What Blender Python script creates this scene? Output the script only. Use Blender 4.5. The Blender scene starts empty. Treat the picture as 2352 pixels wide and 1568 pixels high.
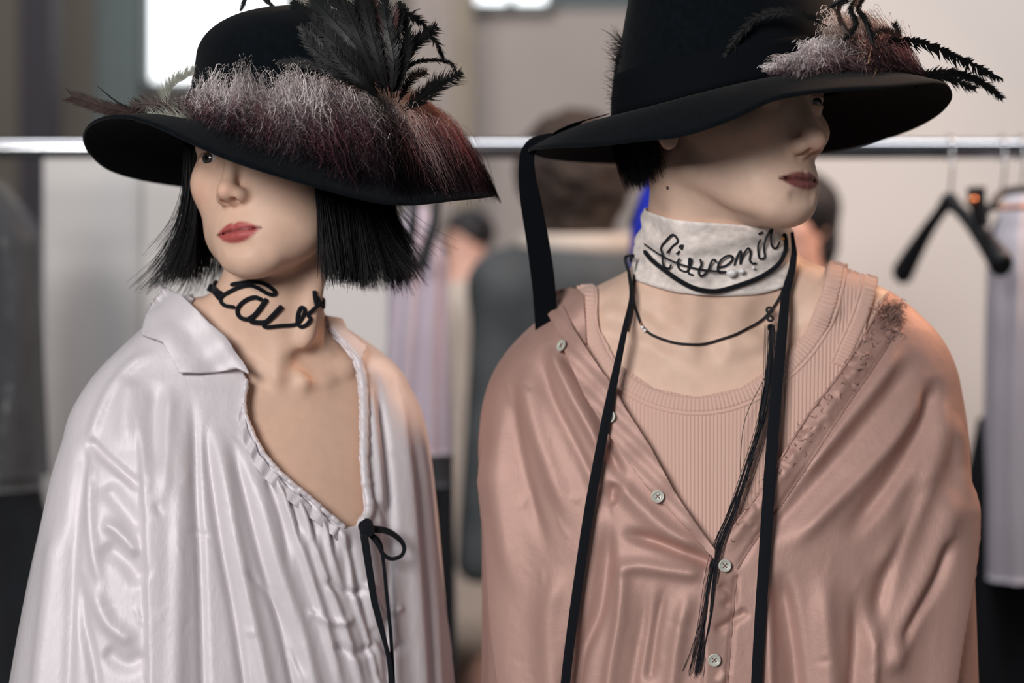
import bpy, math, random
import numpy as np
from mathutils import Vector

# ------------------------------------------------------------------ camera, world, lights, exposure
scene = bpy.context.scene
col = scene.collection
rng = np.random.default_rng(7)
random.seed(7)

FPX = 3920.0                      # focal length in pixels of the 2352 x 1568 frame (60 mm on 36 mm)
CAMZ = 1.45
cam_d = bpy.data.cameras.new('camera')
cam_d.lens = 60.0
cam_d.sensor_width = 36.0
cam_d.clip_start = 0.05
cam_d.dof.use_dof = True
cam_d.dof.focus_distance = 1.52
cam_d.dof.aperture_fstop = 2.4
cam = bpy.data.objects.new('camera', cam_d)
col.objects.link(cam)
cam.location = (0, 0, CAMZ)
cam.rotation_euler = (math.pi / 2, 0, 0)
scene.camera = cam

world = bpy.data.worlds.new('world')
scene.world = world
world.use_nodes = True
world.node_tree.nodes['Background'].inputs[0].default_value = (0.80, 0.86, 0.95, 1)
world.node_tree.nodes['Background'].inputs[1].default_value = 0.11


def area_light(name, loc, target, sx, sy, power, color):
    d = bpy.data.lights.new(name, 'AREA')
    d.shape = 'RECTANGLE'
    d.size = sx
    d.size_y = sy
    d.energy = power
    d.color = color
    o = bpy.data.objects.new(name, d)
    col.objects.link(o)
    o.location = loc
    o.rotation_euler = (Vector(target) - Vector(loc)).to_track_quat('-Z', 'Y').to_euler()
    return o


# daylight from the tall windows behind and to the left of the photographer
area_light('window_daylight', (-1.35, -1.65, 2.42), (0.0, 1.6, 1.4), 1.1, 1.1, 106, (1.0, 0.965, 0.94))
# warm dressing-room lamps on the right
area_light('warm_lamp_light', (1.7, 2.6, 2.9), (0.3, 1.65, 1.35), 0.35, 0.5, 36, (1.0, 0.58, 0.36))
# added fill without a visible source, brightens the boards and partition
hall = area_light('hall_fill', (0.4, 1.9, 3.9), (0.5, 4.2, 1.7), 3.8, 0.8, 46, (0.98, 0.97, 1.0))
hall.data.spread = math.radians(115)
far = area_light('far_wall_fill', (0.2, 4.5, 4.0), (0.3, 6.0, 2.4), 4.0, 0.5, 26, (1.0, 0.98, 0.96))  # added fill that lifts the far wall, no lamp there
far.data.spread = math.radians(130)

scene.view_settings.view_transform = 'Standard'
scene.view_settings.look = 'None'
scene.view_settings.gamma = 1.0
scene.view_settings.use_curve_mapping = False
scene.view_settings.exposure = 0.0


# ------------------------------------------------------------------ helpers: points and curves
def W(px, py, Y):
    """point of the place seen at pixel (px, py) at distance Y from the camera plane"""
    return np.array([(px - 1176.0) / FPX * Y, Y, CAMZ - (py - 784.0) / FPX * Y])


def pxy(P):
    return 1176.0 + P[:, 0] / P[:, 1] * FPX, 784.0 - (P[:, 2] - CAMZ) / P[:, 1] * FPX


def spline(pts, n):
    """Catmull-Rom through pts (k, d), n samples of even spacing"""
    p = np.asarray(pts, float)
    if len(p) == 2:
        t = np.linspace(0, 1, n)[:, None]
        return p[0] * (1 - t) + p[1] * t
    e = np.vstack([2 * p[0] - p[1], p, 2 * p[-1] - p[-2]])
    out = []
    for i in range(1, len(e) - 2):
        t = np.linspace(0, 1, 24, endpoint=False)[:, None]
        a, b, c, d = e[i - 1], e[i], e[i + 1], e[i + 2]
        out.append(0.5 * (2 * b + (c - a) * t + (2 * a - 5 * b + 4 * c - d) * t ** 2 + (3 * b - a - 3 * c + d) * t ** 3))
    out.append(p[-1:])
    q = np.vstack(out)
    s = np.concatenate([[0], np.cumsum(np.linalg.norm(np.diff(q, axis=0), axis=1))])
    u = np.linspace(0, s[-1], n)
    return np.stack([np.interp(u, s, q[:, k]) for k in range(q.shape[1])], 1)


def interp_rows(x, xs, ys):
    """smooth (monotone-ish) interpolation"""
    xs = np.asarray(xs, float)
    ys = np.asarray(ys, float)
    fine = np.linspace(xs[0], xs[-1], 400)
    m = np.gradient(ys, xs)
    i = np.clip(np.searchsorted(xs, fine) - 1, 0, len(xs) - 2)
    h = xs[i + 1] - xs[i]
    t = (fine - xs[i]) / h
    y = ((2 * t ** 3 - 3 * t ** 2 + 1) * ys[i] + (t ** 3 - 2 * t ** 2 + t) * h * m[i]
         + (-2 * t ** 3 + 3 * t ** 2) * ys[i + 1] + (t ** 3 - t ** 2) * h * m[i + 1])
    return np.interp(x, fine, y)


def periodic(phi_deg, keys):
    """smooth periodic interpolation of [(deg, value), ...]"""
    k = sorted(keys)
    a = np.array([q[0] for q in k], float)
    v = np.array([q[1] for q in k], float)
    a3 = np.concatenate([a - 360, a, a + 360])
    v3 = np.concatenate([v, v, v])
    ph = np.mod(np.asarray(phi_deg, float), 360)
    i = np.clip(np.searchsorted(a3, ph, side='right') - 1, 1, len(a3) - 3)
    h = a3[i + 1] - a3[i]
    t = (ph - a3[i]) / h
    m0 = (v3[i + 1] - v3[i - 1]) / (a3[i + 1] - a3[i - 1]) * h
    m1 = (v3[i + 2] - v3[i]) / (a3[i + 2] - a3[i]) * h
    return ((2 * t ** 3 - 3 * t ** 2 + 1) * v3[i] + (t ** 3 - 2 * t ** 2 + t) * m0
            + (-2 * t ** 3 + 3 * t ** 2) * v3[i + 1] + (t ** 3 - t ** 2) * m1)


# ------------------------------------------------------------------ helpers: objects and materials
def tag(o, label=None, cat=None, group=None, kind=None):
    if label:
        o['label'] = label
    if cat:
        o['category'] = cat
    if group:
        o['group'] = group
    if kind:
        o['kind'] = kind
    return o


def empty(name, loc=(0, 0, 0)):
    o = bpy.data.objects.new(name, None)
    o.empty_display_size = 0.05
    col.objects.link(o)
    o.location = loc
    return o


def obj(name, V, F, mat, parent=None, smooth=True, attrs=None):
    me = bpy.data.meshes.new(name)
    V = np.asarray(V, np.float32)
    if isinstance(F, np.ndarray):
        k = F.shape[1]
        me.vertices.add(len(V))
        me.vertices.foreach_set('co', V.ravel())
        me.loops.add(F.size)
        me.loops.foreach_set('vertex_index', F.ravel().astype(np.int32))
        me.polygons.add(len(F))
        me.polygons.foreach_set('loop_start', np.arange(0, F.size, k, dtype=np.int32))
        me.update(calc_edges=True)
        me.validate()
    else:
        me.from_pydata(V.tolist(), [], F)
        me.update()
    if smooth:
        me.polygons.foreach_set('use_smooth', np.ones(len(me.polygons), bool))
    for an, av in (attrs or {}).items():
        av = np.asarray(av, np.float32)
        if av.ndim == 1:
            me.attributes.new(an, 'FLOAT', 'POINT').data.foreach_set('value', av)
        else:
            c4 = np.ones((len(av), 4), np.float32)
            c4[:, :3] = av
            me.attributes.new(an, 'FLOAT_COLOR', 'POINT').data.foreach_set('color', c4.ravel())
    me.materials.append(mat)
    o = bpy.data.objects.new(name, me)
    col.objects.link(o)
    if parent is not None:
        o.parent = parent
        bpy_loc = parent.matrix_world
        # parents are unrotated; keep world coordinates
        off = np.zeros(3)
        p = parent
        while p is not None:
            off += np.array(p.location)
            p = p.parent
        o.location = tuple(-off)
    return o


def srgb(r, g, b):
    f = lambda c: c / 12.92 if c <= 0.04045 else ((c + 0.055) / 1.055) ** 2.4
    return (f(r / 255), f(g / 255), f(b / 255), 1.0)


def material(name, color, rough=0.6, sheen=0.0, sss=0.0, metal=0.0, spec=0.5, noise=None, bump=None,
             attr=None, trans=0.0, alpha=1.0, emit=None, coat=0.0, sheen_tint=None, sss_radius=(1.0, 0.35, 0.2), sss_scale=0.006, aniso=0.0):
    """noise = (scale, amount[, stretch xyz]) varies the colour; bump = list of (scale, strength, distance, stretch)"""
    m = bpy.data.materials.new(name)
    m.use_nodes = True
    nt = m.node_tree
    b = nt.nodes['Principled BSDF']
    b.inputs['Roughness'].default_value = rough
    b.inputs['Metallic'].default_value = metal
    b.inputs['Specular IOR Level'].default_value = spec
    b.inputs['Sheen Weight'].default_value = sheen
    if sheen_tint:
        b.inputs['Sheen Tint'].default_value = sheen_tint
    b.inputs['Coat Weight'].default_value = coat
    b.inputs['Transmission Weight'].default_value = trans
    b.inputs['Alpha'].default_value = alpha
    if aniso:
        b.inputs['Anisotropic'].default_value = aniso
    if sss:
        b.inputs['Subsurface Weight'].default_value = sss
        b.inputs['Subsurface Radius'].default_value = sss_radius
        b.inputs['Subsurface Scale'].default_value = sss_scale
    if emit:
        b.inputs['Emission Color'].default_value = emit[0]
        b.inputs['Emission Strength'].default_value = emit[1]
    tc = nt.nodes.new('ShaderNodeTexCoord')

    def coords(stretch):
        mp = nt.nodes.new('ShaderNodeMapping')
        mp.inputs['Scale'].default_value = stretch
        nt.links.new(tc.outputs['Object'], mp.inputs['Vector'])
        return mp.outputs['Vector']
    src = None
    if attr:
        a = nt.nodes.new('ShaderNodeAttribute')
        a.attribute_name = attr
        src = a.outputs['Color']
    if noise:
        n = nt.nodes.new('ShaderNodeTexNoise')
        n.inputs['Scale'].default_value = noise[0]
        n.inputs['Detail'].default_value = 5
        nt.links.new(coords(noise[2] if len(noise) > 2 else (1, 1, 1)), n.inputs['Vector'])
        mr = nt.nodes.new('ShaderNodeMapRange')
        mr.inputs['From Min'].default_value = 0.3
        mr.inputs['From Max'].default_value = 0.7
        mr.inputs['To Min'].default_value = 1 - noise[1]
        mr.inputs['To Max'].default_value = 1 + noise[1]
        nt.links.new(n.outputs['Fac'], mr.inputs['Value'])
        mul = nt.nodes.new('ShaderNodeVectorMath')
        mul.operation = 'MULTIPLY'
        if src:
            nt.links.new(src, mul.inputs[0])
        else:
            mul.inputs[0].default_value = color[:3]
        nt.links.new(mr.outputs['Result'], mul.inputs[1])
        nt.links.new(mul.outputs['Vector'], b.inputs['Base Color'])
    elif src:
        nt.links.new(src, b.inputs['Base Color'])
    else:
        b.inputs['Base Color'].default_value = color
    prev = None
    for (sc_, st_, di_, stretch) in (bump or []):
        n = nt.nodes.new('ShaderNodeTexNoise')
        n.inputs['Scale'].default_value = sc_
        n.inputs['Detail'].default_value = 4
        nt.links.new(coords(stretch), n.inputs['Vector'])
        bp = nt.nodes.new('ShaderNodeBump')
        bp.inputs['Strength'].default_value = st_
        bp.inputs['Distance'].default_value = di_
        nt.links.new(n.outputs['Fac'], bp.inputs['Height'])
        if prev:
            nt.links.new(prev, bp.inputs['Normal'])
        prev = bp.outputs['Normal']
    if prev:
        nt.links.new(prev, b.inputs['Normal'])
    return m


# ------------------------------------------------------------------ helpers: implicit surfaces
def nrm(v):
    return np.sqrt((v * v).sum(1))


def ell(q, c, r):
    p = q - np.array(c, q.dtype)
    r = np.array(r, q.dtype)
    k0 = nrm(p / r)
    k1 = nrm(p / (r * r)) + 1e-9
    return k0 * (k0 - 1) / k1


def rcone(q, a, b, r1, r2):
    a = np.array(a, q.dtype)
    ba = np.array(b, q.dtype) - a
    t = np.clip(((q - a) @ ba) / (ba @ ba), 0, 1)
    return nrm(q - a - t[:, None] * ba) - (r1 + (r2 - r1) * t)


def smin(a, b, k):
    h = np.clip(0.5 + 0.5 * (b - a) / k, 0, 1)
    return b + (a - b) * h - k * h * (1 - h)


def smax(a, b, k):
    return -smin(-a, -b, k)


def surface_nets(f, lo, hi, h, L=3, slack=1.7, newton=2):
    lo = np.array(lo, np.float64)
    hi = np.array(hi, np.float64)
    s = h * 2 ** L
    n = np.ceil((hi - lo) / s).astype(int)
    idx = np.stack(np.meshgrid(*[np.arange(k) for k in n], indexing='ij'), -1).reshape(-1, 3)
    sub = np.array([[i, j, k] for i in (0, 1) for j in (0, 1) for k in (0, 1)])
    while True:
        d = f((lo + (idx + 0.5) * s).astype(np.float32))
        idx = idx[np.abs(d) < s * 0.87 * slack]
        if s <= h * 1.001:
            break
        s /= 2
        idx = (idx[:, None, :] * 2 + sub[None]).reshape(-1, 3)
    M = 1 << 13
    key = lambda a: (a[:, 0].astype(np.int64) * M + a[:, 1]) * M + a[:, 2]
    ck = (idx[:, None, :] + sub[None]).reshape(-1, 3)
    kk, inv = np.unique(key(ck), return_inverse=True)
    cor = np.stack([kk // (M * M), (kk // M) % M, kk % M], 1)
    cd = f((lo + cor * h).astype(np.float32)).astype(np.float64)
    cd[np.abs(cd) < 1e-9] = 1e-9
    D = cd[inv].reshape(-1, 8)
    mixed = (D.min(1) < 0) & (D.max(1) > 0)
    idx, D = idx[mixed], D[mixed]
    acc = np.zeros((len(idx), 3))
    cnt = np.zeros(len(idx))
    for e0 in range(8):
        for ax in range(3):
            if sub[e0][ax] == 0:
                e1 = e0 + (4, 2, 1)[ax]
                m = (D[:, e0] < 0) != (D[:, e1] < 0)
                t = D[m, e0] / (D[m, e0] - D[m, e1])
                p = np.tile(sub[e0].astype(float), (m.sum(), 1))
                p[:, ax] = t
                acc[m] += p
                cnt[m] += 1
    V = lo + (idx + acc / cnt[:, None]) * h
    ks = key(idx)
    order = np.argsort(ks)
    kss = ks[order]

    def look(a):
        k = key(a)
        j = np.clip(np.searchsorted(kss, k), 0, len(kss) - 1)
        return order[j], kss[j] == k
    F = []
    eye = np.eye(3, dtype=int)
    for ax in range(3):
        e1 = (4, 2, 1)[ax]
        m = np.where((D[:, 0] < 0) != (D[:, e1] < 0))[0]
        eb, ec = eye[(ax + 1) % 3], eye[(ax + 2) % 3]
        c = idx[m]
        q1, o1 = look(c - eb)
        q2, o2 = look(c - eb - ec)
        q3, o3 = look(c - ec)
        ok = o1 & o2 & o3
        quad = np.stack([m, q1, q2, q3], 1)[ok]
        flip = D[m, 0][ok] > 0
        quad[flip] = quad[flip][:, ::-1]
        F.append(quad)
    F = np.vstack(F)
    e = h * 0.35
    T = np.array([[1, -1, -1], [-1, -1, 1], [-1, 1, -1], [1, 1, 1]], np.float32)
    for _ in range(newton):
        P = V.astype(np.float32)
        g = np.zeros_like(V)
        dv = np.zeros(len(V))
        for t in T:
            dd = f(P + t * e)
            g += dd[:, None] * t
            dv += dd
        g /= (np.linalg.norm(g, axis=1, keepdims=True) * 1 + 1e-12)
        V = V - g * np.clip(dv / 4, -h, h)[:, None]
    return V, F


def gradient(f, P, e=0.002):
    T = np.array([[1, -1, -1], [-1, -1, 1], [-1, 1, -1], [1, 1, 1]], np.float32)
    P = np.asarray(P, np.float32)
    g = sum(f(P + t * e)[:, None] * t for t in T)
    return g / (np.linalg.norm(g, axis=1, keepdims=True) + 1e-12)


def drape(pts, f, off=0.0, y0=1.25, y1=2.1):
    """world points on surface f as met by the line of sight of each (px, py), raised by off along the normal"""
    pts = np.asarray(pts, float)
    D = np.stack([(pts[:, 0] - 1176) / FPX, np.ones(len(pts)), -(pts[:, 1] - 784) / FPX], 1)
    o = np.array([0, 0, CAMZ])
    ys = np.linspace(y0, y1, 44)
    hit = np.full(len(pts), np.nan)
    a, fa, b, fb = (np.zeros(len(pts)) for _ in range(4))
    prev = None
    live = np.ones(len(pts), bool)
    for y in ys:
        d = np.full(len(pts), 1.0)
        d[live] = f((o + D[live] * y).astype(np.float32))
        if prev is not None:
            m = live & (prev > 0) & (d <= 0)
            a[m], fa[m], b[m], fb[m] = y - (ys[1] - ys[0]), prev[m], y, d[m]
            hit[m] = y
            live &= ~m
        prev = d
    ok = ~np.isnan(hit)
    for _ in range(5):
        t = np.where(ok, a + (b - a) * np.clip(fa / (fa - fb + 1e-12), 0.05, 0.95), y0)
        d = f((o + D * t[:, None]).astype(np.float32))
        pos = d > 0
        a, fa = np.where(pos, t, a), np.where(pos, d, fa)
        b, fb = np.where(pos, b, t), np.where(pos, fb, d)
    hit[ok] = (a + (b - a) * np.clip(fa / (fa - fb + 1e-12), 0, 1))[ok]
    bad = np.isnan(hit)
    if bad.any() and (~bad).any():
        good = np.where(~bad)[0]
        for i in np.where(bad)[0]:
            j = good[np.argmin(((pts[good] - pts[i]) ** 2).sum(1))]
            hit[i] = hit[j]
    P = o + D * hit[:, None]
    if np.ndim(off) or off:
        P = P + gradient(f, P) * np.reshape(off, (-1, 1))
    return P


class Loft:
    """garment or trunk envelope given by its outline: rows of (py, px_left, px_right, depth_front, depth_back)"""
    def __init__(s, rows, Yc, slope, p=2.3, yshift=None):
        r = np.array(rows, float)
        k = FPX / Yc
        z = CAMZ - (r[:, 0] - 784) / k
        o = np.argsort(z)
        z, r = z[o], r[o]
        s.z = np.linspace(z[0], z[-1], 500)
        f = lambda c: interp_rows(s.z, z, c)
        s.xl, s.xr = f((r[:, 1] - 1176) / k), f((r[:, 2] - 1176) / k)
        s.bf, s.bb = f(r[:, 3] / 1000), f(r[:, 4] / 1000)
        s.ys = f(r[:, 5] / 1000) if r.shape[1] > 5 else s.z * 0
        s.Yc, s.t, s.p = Yc, slope, p

    def __call__(s, P, grow=0.0):
        z = P[:, 2]
        g = lambda a: np.interp(z, s.z, a).astype(P.dtype)
        xl, xr, bf, bb, ys = g(s.xl), g(s.xr), g(s.bf), g(s.bb), g(s.ys)
        cx, a = (xl + xr) / 2, (xr - xl) / 2
        u = (P[:, 0] - cx)
        v = P[:, 1] - s.Yc - ys - s.t * u
        a = np.maximum(a + grow, 0.01)
        b = np.maximum(np.where(v < 0, bf, bb) + grow, 0.01)
        rr = (np.abs(u / a) ** s.p + np.abs(v / b) ** s.p) ** (1 / s.p)
        d = (rr - 1) * np.minimum(a, b) * 0.9
        top, bot = s.z[-1] + grow, s.z[0]
        return smax(smax(d, z - top, 0.01), bot - z, 0.004)


# ------------------------------------------------------------------ helpers: fold relief
class Relief:
    """height map of folds over the front of a garment; strokes are pulled along polylines"""
    def __init__(s, x0, y0, x1, y1, step=4):
        s.x0, s.y0, s.step = x0, y0, step
        s.X, s.Y = np.meshgrid(np.arange(x0, x1, step, dtype=float), np.arange(y0, y1, step, dtype=float))
        s.H = np.zeros_like(s.X)

    def fold(s, pts, w, A, w2=None, taper=(0.15, 0.15)):
        """w / w2: width in px left / right of the direction of travel; A in mm"""
        w2 = w2 or w
        q = spline(pts, 40)
        m = 3 * max(w, w2)
        i0, i1 = np.searchsorted(s.Y[:, 0], [q[:, 1].min() - m, q[:, 1].max() + m])
        j0, j1 = np.searchsorted(s.X[0], [q[:, 0].min() - m, q[:, 0].max() + m])
        X, Y = s.X[i0:i1, j0:j1], s.Y[i0:i1, j0:j1]
        if X.size == 0:
            return
        best = np.full(X.shape, 1e9)
        side = np.zeros(X.shape)
        par = np.zeros(X.shape)
        for k in range(len(q) - 1):
            a, b = q[k], q[k + 1]
            ab = b - a
            t = np.clip(((X - a[0]) * ab[0] + (Y - a[1]) * ab[1]) / (ab @ ab), 0, 1)
            dx, dy = X - a[0] - t * ab[0], Y - a[1] - t * ab[1]
            d = np.hypot(dx, dy)
            mm = d < best
            best[mm] = d[mm]
            side[mm] = (ab[0] * dy - ab[1] * dx)[mm]
            par[mm] = ((k + t) / (len(q) - 1))[mm]
        tp = np.clip(par / max(taper[0], 1e-3), 0, 1) * np.clip((1 - par) / max(taper[1], 1e-3), 0, 1)
        tp = tp * tp * (3 - 2 * tp)
        wd = np.where(side > 0, w2, w)
        s.H[i0:i1, j0:j1] += A * tp * np.exp(-(best / wd) ** 2)

    def sample(s, px, py):
        j = np.clip((px - s.x0) / s.step, 0, s.X.shape[1] - 1.001)
        i = np.clip((py - s.y0) / s.step, 0, s.X.shape[0] - 1.001)
        i0, j0 = i.astype(int), j.astype(int)
        a, b = i - i0, j - j0
        H = s.H
        return ((1 - a) * (1 - b) * H[i0, j0] + (1 - a) * b * H[i0, j0 + 1]
                + a * (1 - b) * H[i0 + 1, j0] + a * b * H[i0 + 1, j0 + 1])


def wave_noise(P, seed, n=6, lo=20, hi=60, stretch=(1, 1, 1)):
    r = np.random.default_rng(seed)
    v = np.zeros(len(P))
    for i in range(n):
        k = r.normal(size=3) * np.array(stretch)
        k *= r.uniform(lo, hi) / np.linalg.norm(k)
        v += np.sin(P @ k + r.uniform(0, 6.28))
    return v / n


def in_poly(x, y, poly):
    poly = np.asarray(poly, float)
    ins = np.zeros(len(x), bool)
    n = len(poly)
    for i in range(n):
        x1, y1 = poly[i]
        x2, y2 = poly[(i + 1) % n]
        c = ((y1 > y) != (y2 > y)) & (x < (x2 - x1) * (y - y1) / (y2 - y1 + 1e-12) + x1)
        ins ^= c
    return ins


def nearest_on_poly(x, y, poly):
    poly = np.asarray(poly, float)
    best = np.full(len(x), 1e18)
    bx, by = x.copy(), y.copy()
    for i in range(len(poly)):
        a, b = poly[i], poly[(i + 1) % len(poly)]
        ab = b - a
        t = np.clip(((x - a[0]) * ab[0] + (y - a[1]) * ab[1]) / (ab @ ab + 1e-12), 0, 1)
        qx, qy = a[0] + t * ab[0], a[1] + t * ab[1]
        d = (x - qx) ** 2 + (y - qy) ** 2
        m = d < best
        best[m], bx[m], by[m] = d[m], qx[m], qy[m]
    return bx, by, np.sqrt(best)


def compact(V, F, extra=None):
    used = np.zeros(len(V), bool)
    used[F.ravel()] = True
    mp = np.cumsum(used) - 1
    return V[used], mp[F], used


def rim_sheet(V, F, N, depth):
    """turn the free border of a large sheet inwards like a hem"""
    n = len(V)
    E = np.vstack([F[:, [i, (i + 1) % 4]] for i in range(4)])
    k = E[:, 0].astype(np.int64) * (n + 1) + E[:, 1]
    kr = E[:, 1].astype(np.int64) * (n + 1) + E[:, 0]
    b = E[~np.isin(k, kr)]
    ids, inv = np.unique(b.ravel(), return_inverse=True)
    inv = inv.reshape(-1, 2)
    V2 = np.vstack([V, V[ids] - N[ids] * depth])
    wall = np.stack([b[:, 1], b[:, 0], n + inv[:, 0], n + inv[:, 1]], 1)
    return V2, np.vstack([F, wall]), ids


def solid_sheet(V, F, N, th):
    """give a sheet thickness: bottom copy pushed in by th along N and a wall round the border"""
    n = len(V)
    V2 = np.vstack([V, V - N * th])
    E = np.vstack([F[:, [i, (i + 1) % F.shape[1]]] for i in range(F.shape[1])])
    k = E[:, 0].astype(np.int64) * (n + 1) + E[:, 1]
    kr = E[:, 1].astype(np.int64) * (n + 1) + E[:, 0]
    b = E[~np.isin(k, kr)]
    wall = np.stack([b[:, 1], b[:, 0], b[:, 0] + n, b[:, 1] + n], 1)
    if F.shape[1] == 3:
        wall = np.vstack([wall[:, [0, 1, 2]], wall[:, [0, 2, 3]]])
    return V2, np.vstack([F, F[:, ::-1] + n, wall])


def vertex_normals(V, F):
    N = np.zeros_like(V)
    if F.shape[1] == 4:
        fn = np.cross(V[F[:, 2]] - V[F[:, 0]], V[F[:, 3]] - V[F[:, 1]])
    else:
        fn = np.cross(V[F[:, 1]] - V[F[:, 0]], V[F[:, 2]] - V[F[:, 0]])
    for i in range(F.shape[1]):
        for k in range(3):
            N[:, k] += np.bincount(F[:, i], fn[:, k], len(V))
    return N / (np.linalg.norm(N, axis=1, keepdims=True) + 1e-12)


def patch(name, poly, f, mat, parent, step=6.0, off=0.004, height=None, th=0.0015, stepy=None, attrs=None):
    """a piece of cloth with outline poly (px, py) lying on surface f; height(px, py) adds relief in metres"""
    poly = np.asarray(poly, float)
    stepy = stepy or step
    x = np.arange(poly[:, 0].min() - step, poly[:, 0].max() + 2 * step, step)
    y = np.arange(poly[:, 1].min() - stepy, poly[:, 1].max() + 2 * stepy, stepy)
    X, Y = np.meshgrid(x, y)
    nx, ny = len(x), len(y)
    X, Y = X.ravel(), Y.ravel()
    ins = in_poly(X, Y, poly)
    i, j = np.meshgrid(np.arange(ny - 1), np.arange(nx - 1), indexing='ij')
    a = (i * nx + j).ravel()
    F = np.stack([a, a + nx, a + nx + 1, a + 1], 1)
    keep = ins[F].any(1)
    F = F[keep]
    bx, by, bd = nearest_on_poly(X, Y, poly)
    out = ~ins
    X[out], Y[out] = bx[out], by[out]
    # inner vertices close to the border slide onto it as well
    V0 = np.stack([X, Y], 1)
    V0, F, used = compact(V0, F)
    edge = bd[used] * ins[used]
    P = drape(V0, f)
    N = gradient(f, P)
    hgt = np.full(len(P), 0.0) + (off(V0[:, 0], V0[:, 1]) if callable(off) else off)
    if height is not None:
        hgt = hgt + height(V0[:, 0], V0[:, 1])
    P = P + N * hgt[:, None]
    V2, F2 = solid_sheet(P, F, N, th)
    return obj(name, V2, F2, mat, parent, attrs=attrs(V0) if attrs else None)


# ------------------------------------------------------------------ helpers: tubes, ribbons, strands
def frames(q, up=None):
    t = np.gradient(q, axis=0)
    t /= np.linalg.norm(t, axis=1, keepdims=True) + 1e-12
    n = np.zeros_like(q)
    a = np.array(up if up is not None else ([0, 0, 1] if abs(t[0][2]) < 0.9 else [1, 0, 0]), float)
    v = a - t[0] * (a @ t[0])
    v /= np.linalg.norm(v) + 1e-12
    for i in range(len(q)):
        v = v - t[i] * (v @ t[i])
        v /= np.linalg.norm(v) + 1e-12
        n[i] = v
    return t, n, np.cross(t, n)


def tube(q, r, k=10, rx=None, closed=False):
    """tube round polyline q with radius r (scalar or per point); rx: second radius"""
    q = np.asarray(q, float)
    n = len(q)
    r = np.broadcast_to(np.asarray(r, float), (n,))
    r2 = r if rx is None else np.broadcast_to(np.asarray(rx, float), (n,))
    t, a, b = frames(q)
    ang = np.linspace(0, 2 * np.pi, k, endpoint=False)
    V = (q[:, None] + a[:, None] * (np.cos(ang)[None, :, None] * r[:, None, None])
         + b[:, None] * (np.sin(ang)[None, :, None] * r2[:, None, None])).reshape(-1, 3)
    i, j = np.meshgrid(np.arange(n - 1), np.arange(k), indexing='ij')
    j2 = (j + 1) % k
    F = np.stack([i * k + j, i * k + j2, (i + 1) * k + j2, (i + 1) * k + j], -1).reshape(-1, 4)
    V = np.vstack([V, q[0], q[-1]])
    c0, c1 = len(V) - 2, len(V) - 1
    jj = np.arange(0, k)
    cap0 = np.stack([np.full(k, c0), (jj + 1) % k, jj, jj], 1)
    F = F.tolist()
    F += [[c0, (u + 1) % k, u] for u in range(k)]
    F += [[c1, (n - 1) * k + u, (n - 1) * k + (u + 1) % k] for u in range(k)]
    return V, F


def join(parts):
    V, F, o = [], [], 0
    for v, f in parts:
        V.append(np.asarray(v, float))
        F += [[int(i) + o for i in g] for g in f]
        o += len(v)
    return np.vstack(V), F


def ribbon(q, width, th, normal, twist=None):
    """flat band along q; normal = direction of its flat side"""
    q = np.asarray(q, float)
    n = len(q)
    w = np.broadcast_to(np.asarray(width, float), (n,))
    t = np.gradient(q, axis=0)
    t /= np.linalg.norm(t, axis=1, keepdims=True)
    N = np.broadcast_to(np.asarray(normal, float), (n, 3))
    B = np.cross(t, N)
    B /= np.linalg.norm(B, axis=1, keepdims=True) + 1e-12
    N = np.cross(B, t)
    prof = [(-.5, -.35), (-.42, -.5), (.42, -.5), (.5, -.35), (.5, .35), (.42, .5), (-.42, .5), (-.5, .35)]
    k = len(prof)
    V = np.stack([q + B * (w * a)[:, None] + N * (th * c) for a, c in prof], 1).reshape(-1, 3)
    i, j = np.meshgrid(np.arange(n - 1), np.arange(k), indexing='ij')
    j2 = (j + 1) % k
    F = np.stack([i * k + j, (i + 1) * k + j, (i + 1) * k + j2, i * k + j2], -1).reshape(-1, 4).tolist()
    F.append(list(range(k)))
    F.append([(n - 1) * k + u for u in range(k)][::-1])
    return V, F


def strands(C, r0, r1, colors=None, flat=False):
    """C (n, m, 3) strand points -> triangular prisms tapering r0 -> r1 (scalars or (n,)); colors (n, m, 3)"""
    n, m, _ = C.shape
    t = np.gradient(C, axis=1)
    t /= np.linalg.norm(t, axis=2, keepdims=True) + 1e-12
    a = np.cross(t, np.array([0.31, 0.47, 0.83]))
    a /= np.linalg.norm(a, axis=2, keepdims=True) + 1e-9
    b = np.cross(t, a)
    u = np.linspace(0, 1, m)[None, :, None]
    R = np.reshape(r0, (-1, 1, 1)) * (1 - u ** 1.6) + np.reshape(r1, (-1, 1, 1)) * u ** 1.6
    if flat:
        V = np.stack([C - R * a, C + R * a], 2).reshape(-1, 3)
        base = (np.arange(n)[:, None] * m + np.arange(m - 1)[None]).ravel() * 2
        return V, np.stack([base, base + 1, base + 3, base + 2], 1), (None if colors is None else np.repeat(colors.reshape(-1, 3), 2, axis=0))
    V = np.stack([C + R * (a * math.cos(x) + b * math.sin(x)) for x in (0, 2.094, 4.189)], 2).reshape(-1, 3)
    base = (np.arange(n)[:, None] * m + np.arange(m - 1)[None]).ravel() * 3
    F = np.vstack([np.stack([base + k, base + (k + 1) % 3, base + 3 + (k + 1) % 3, base + 3 + k], 1) for k in range(3)])
    cols = None if colors is None else np.repeat(colors.reshape(-1, 3), 3, axis=0)
    return V, F, cols


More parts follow.
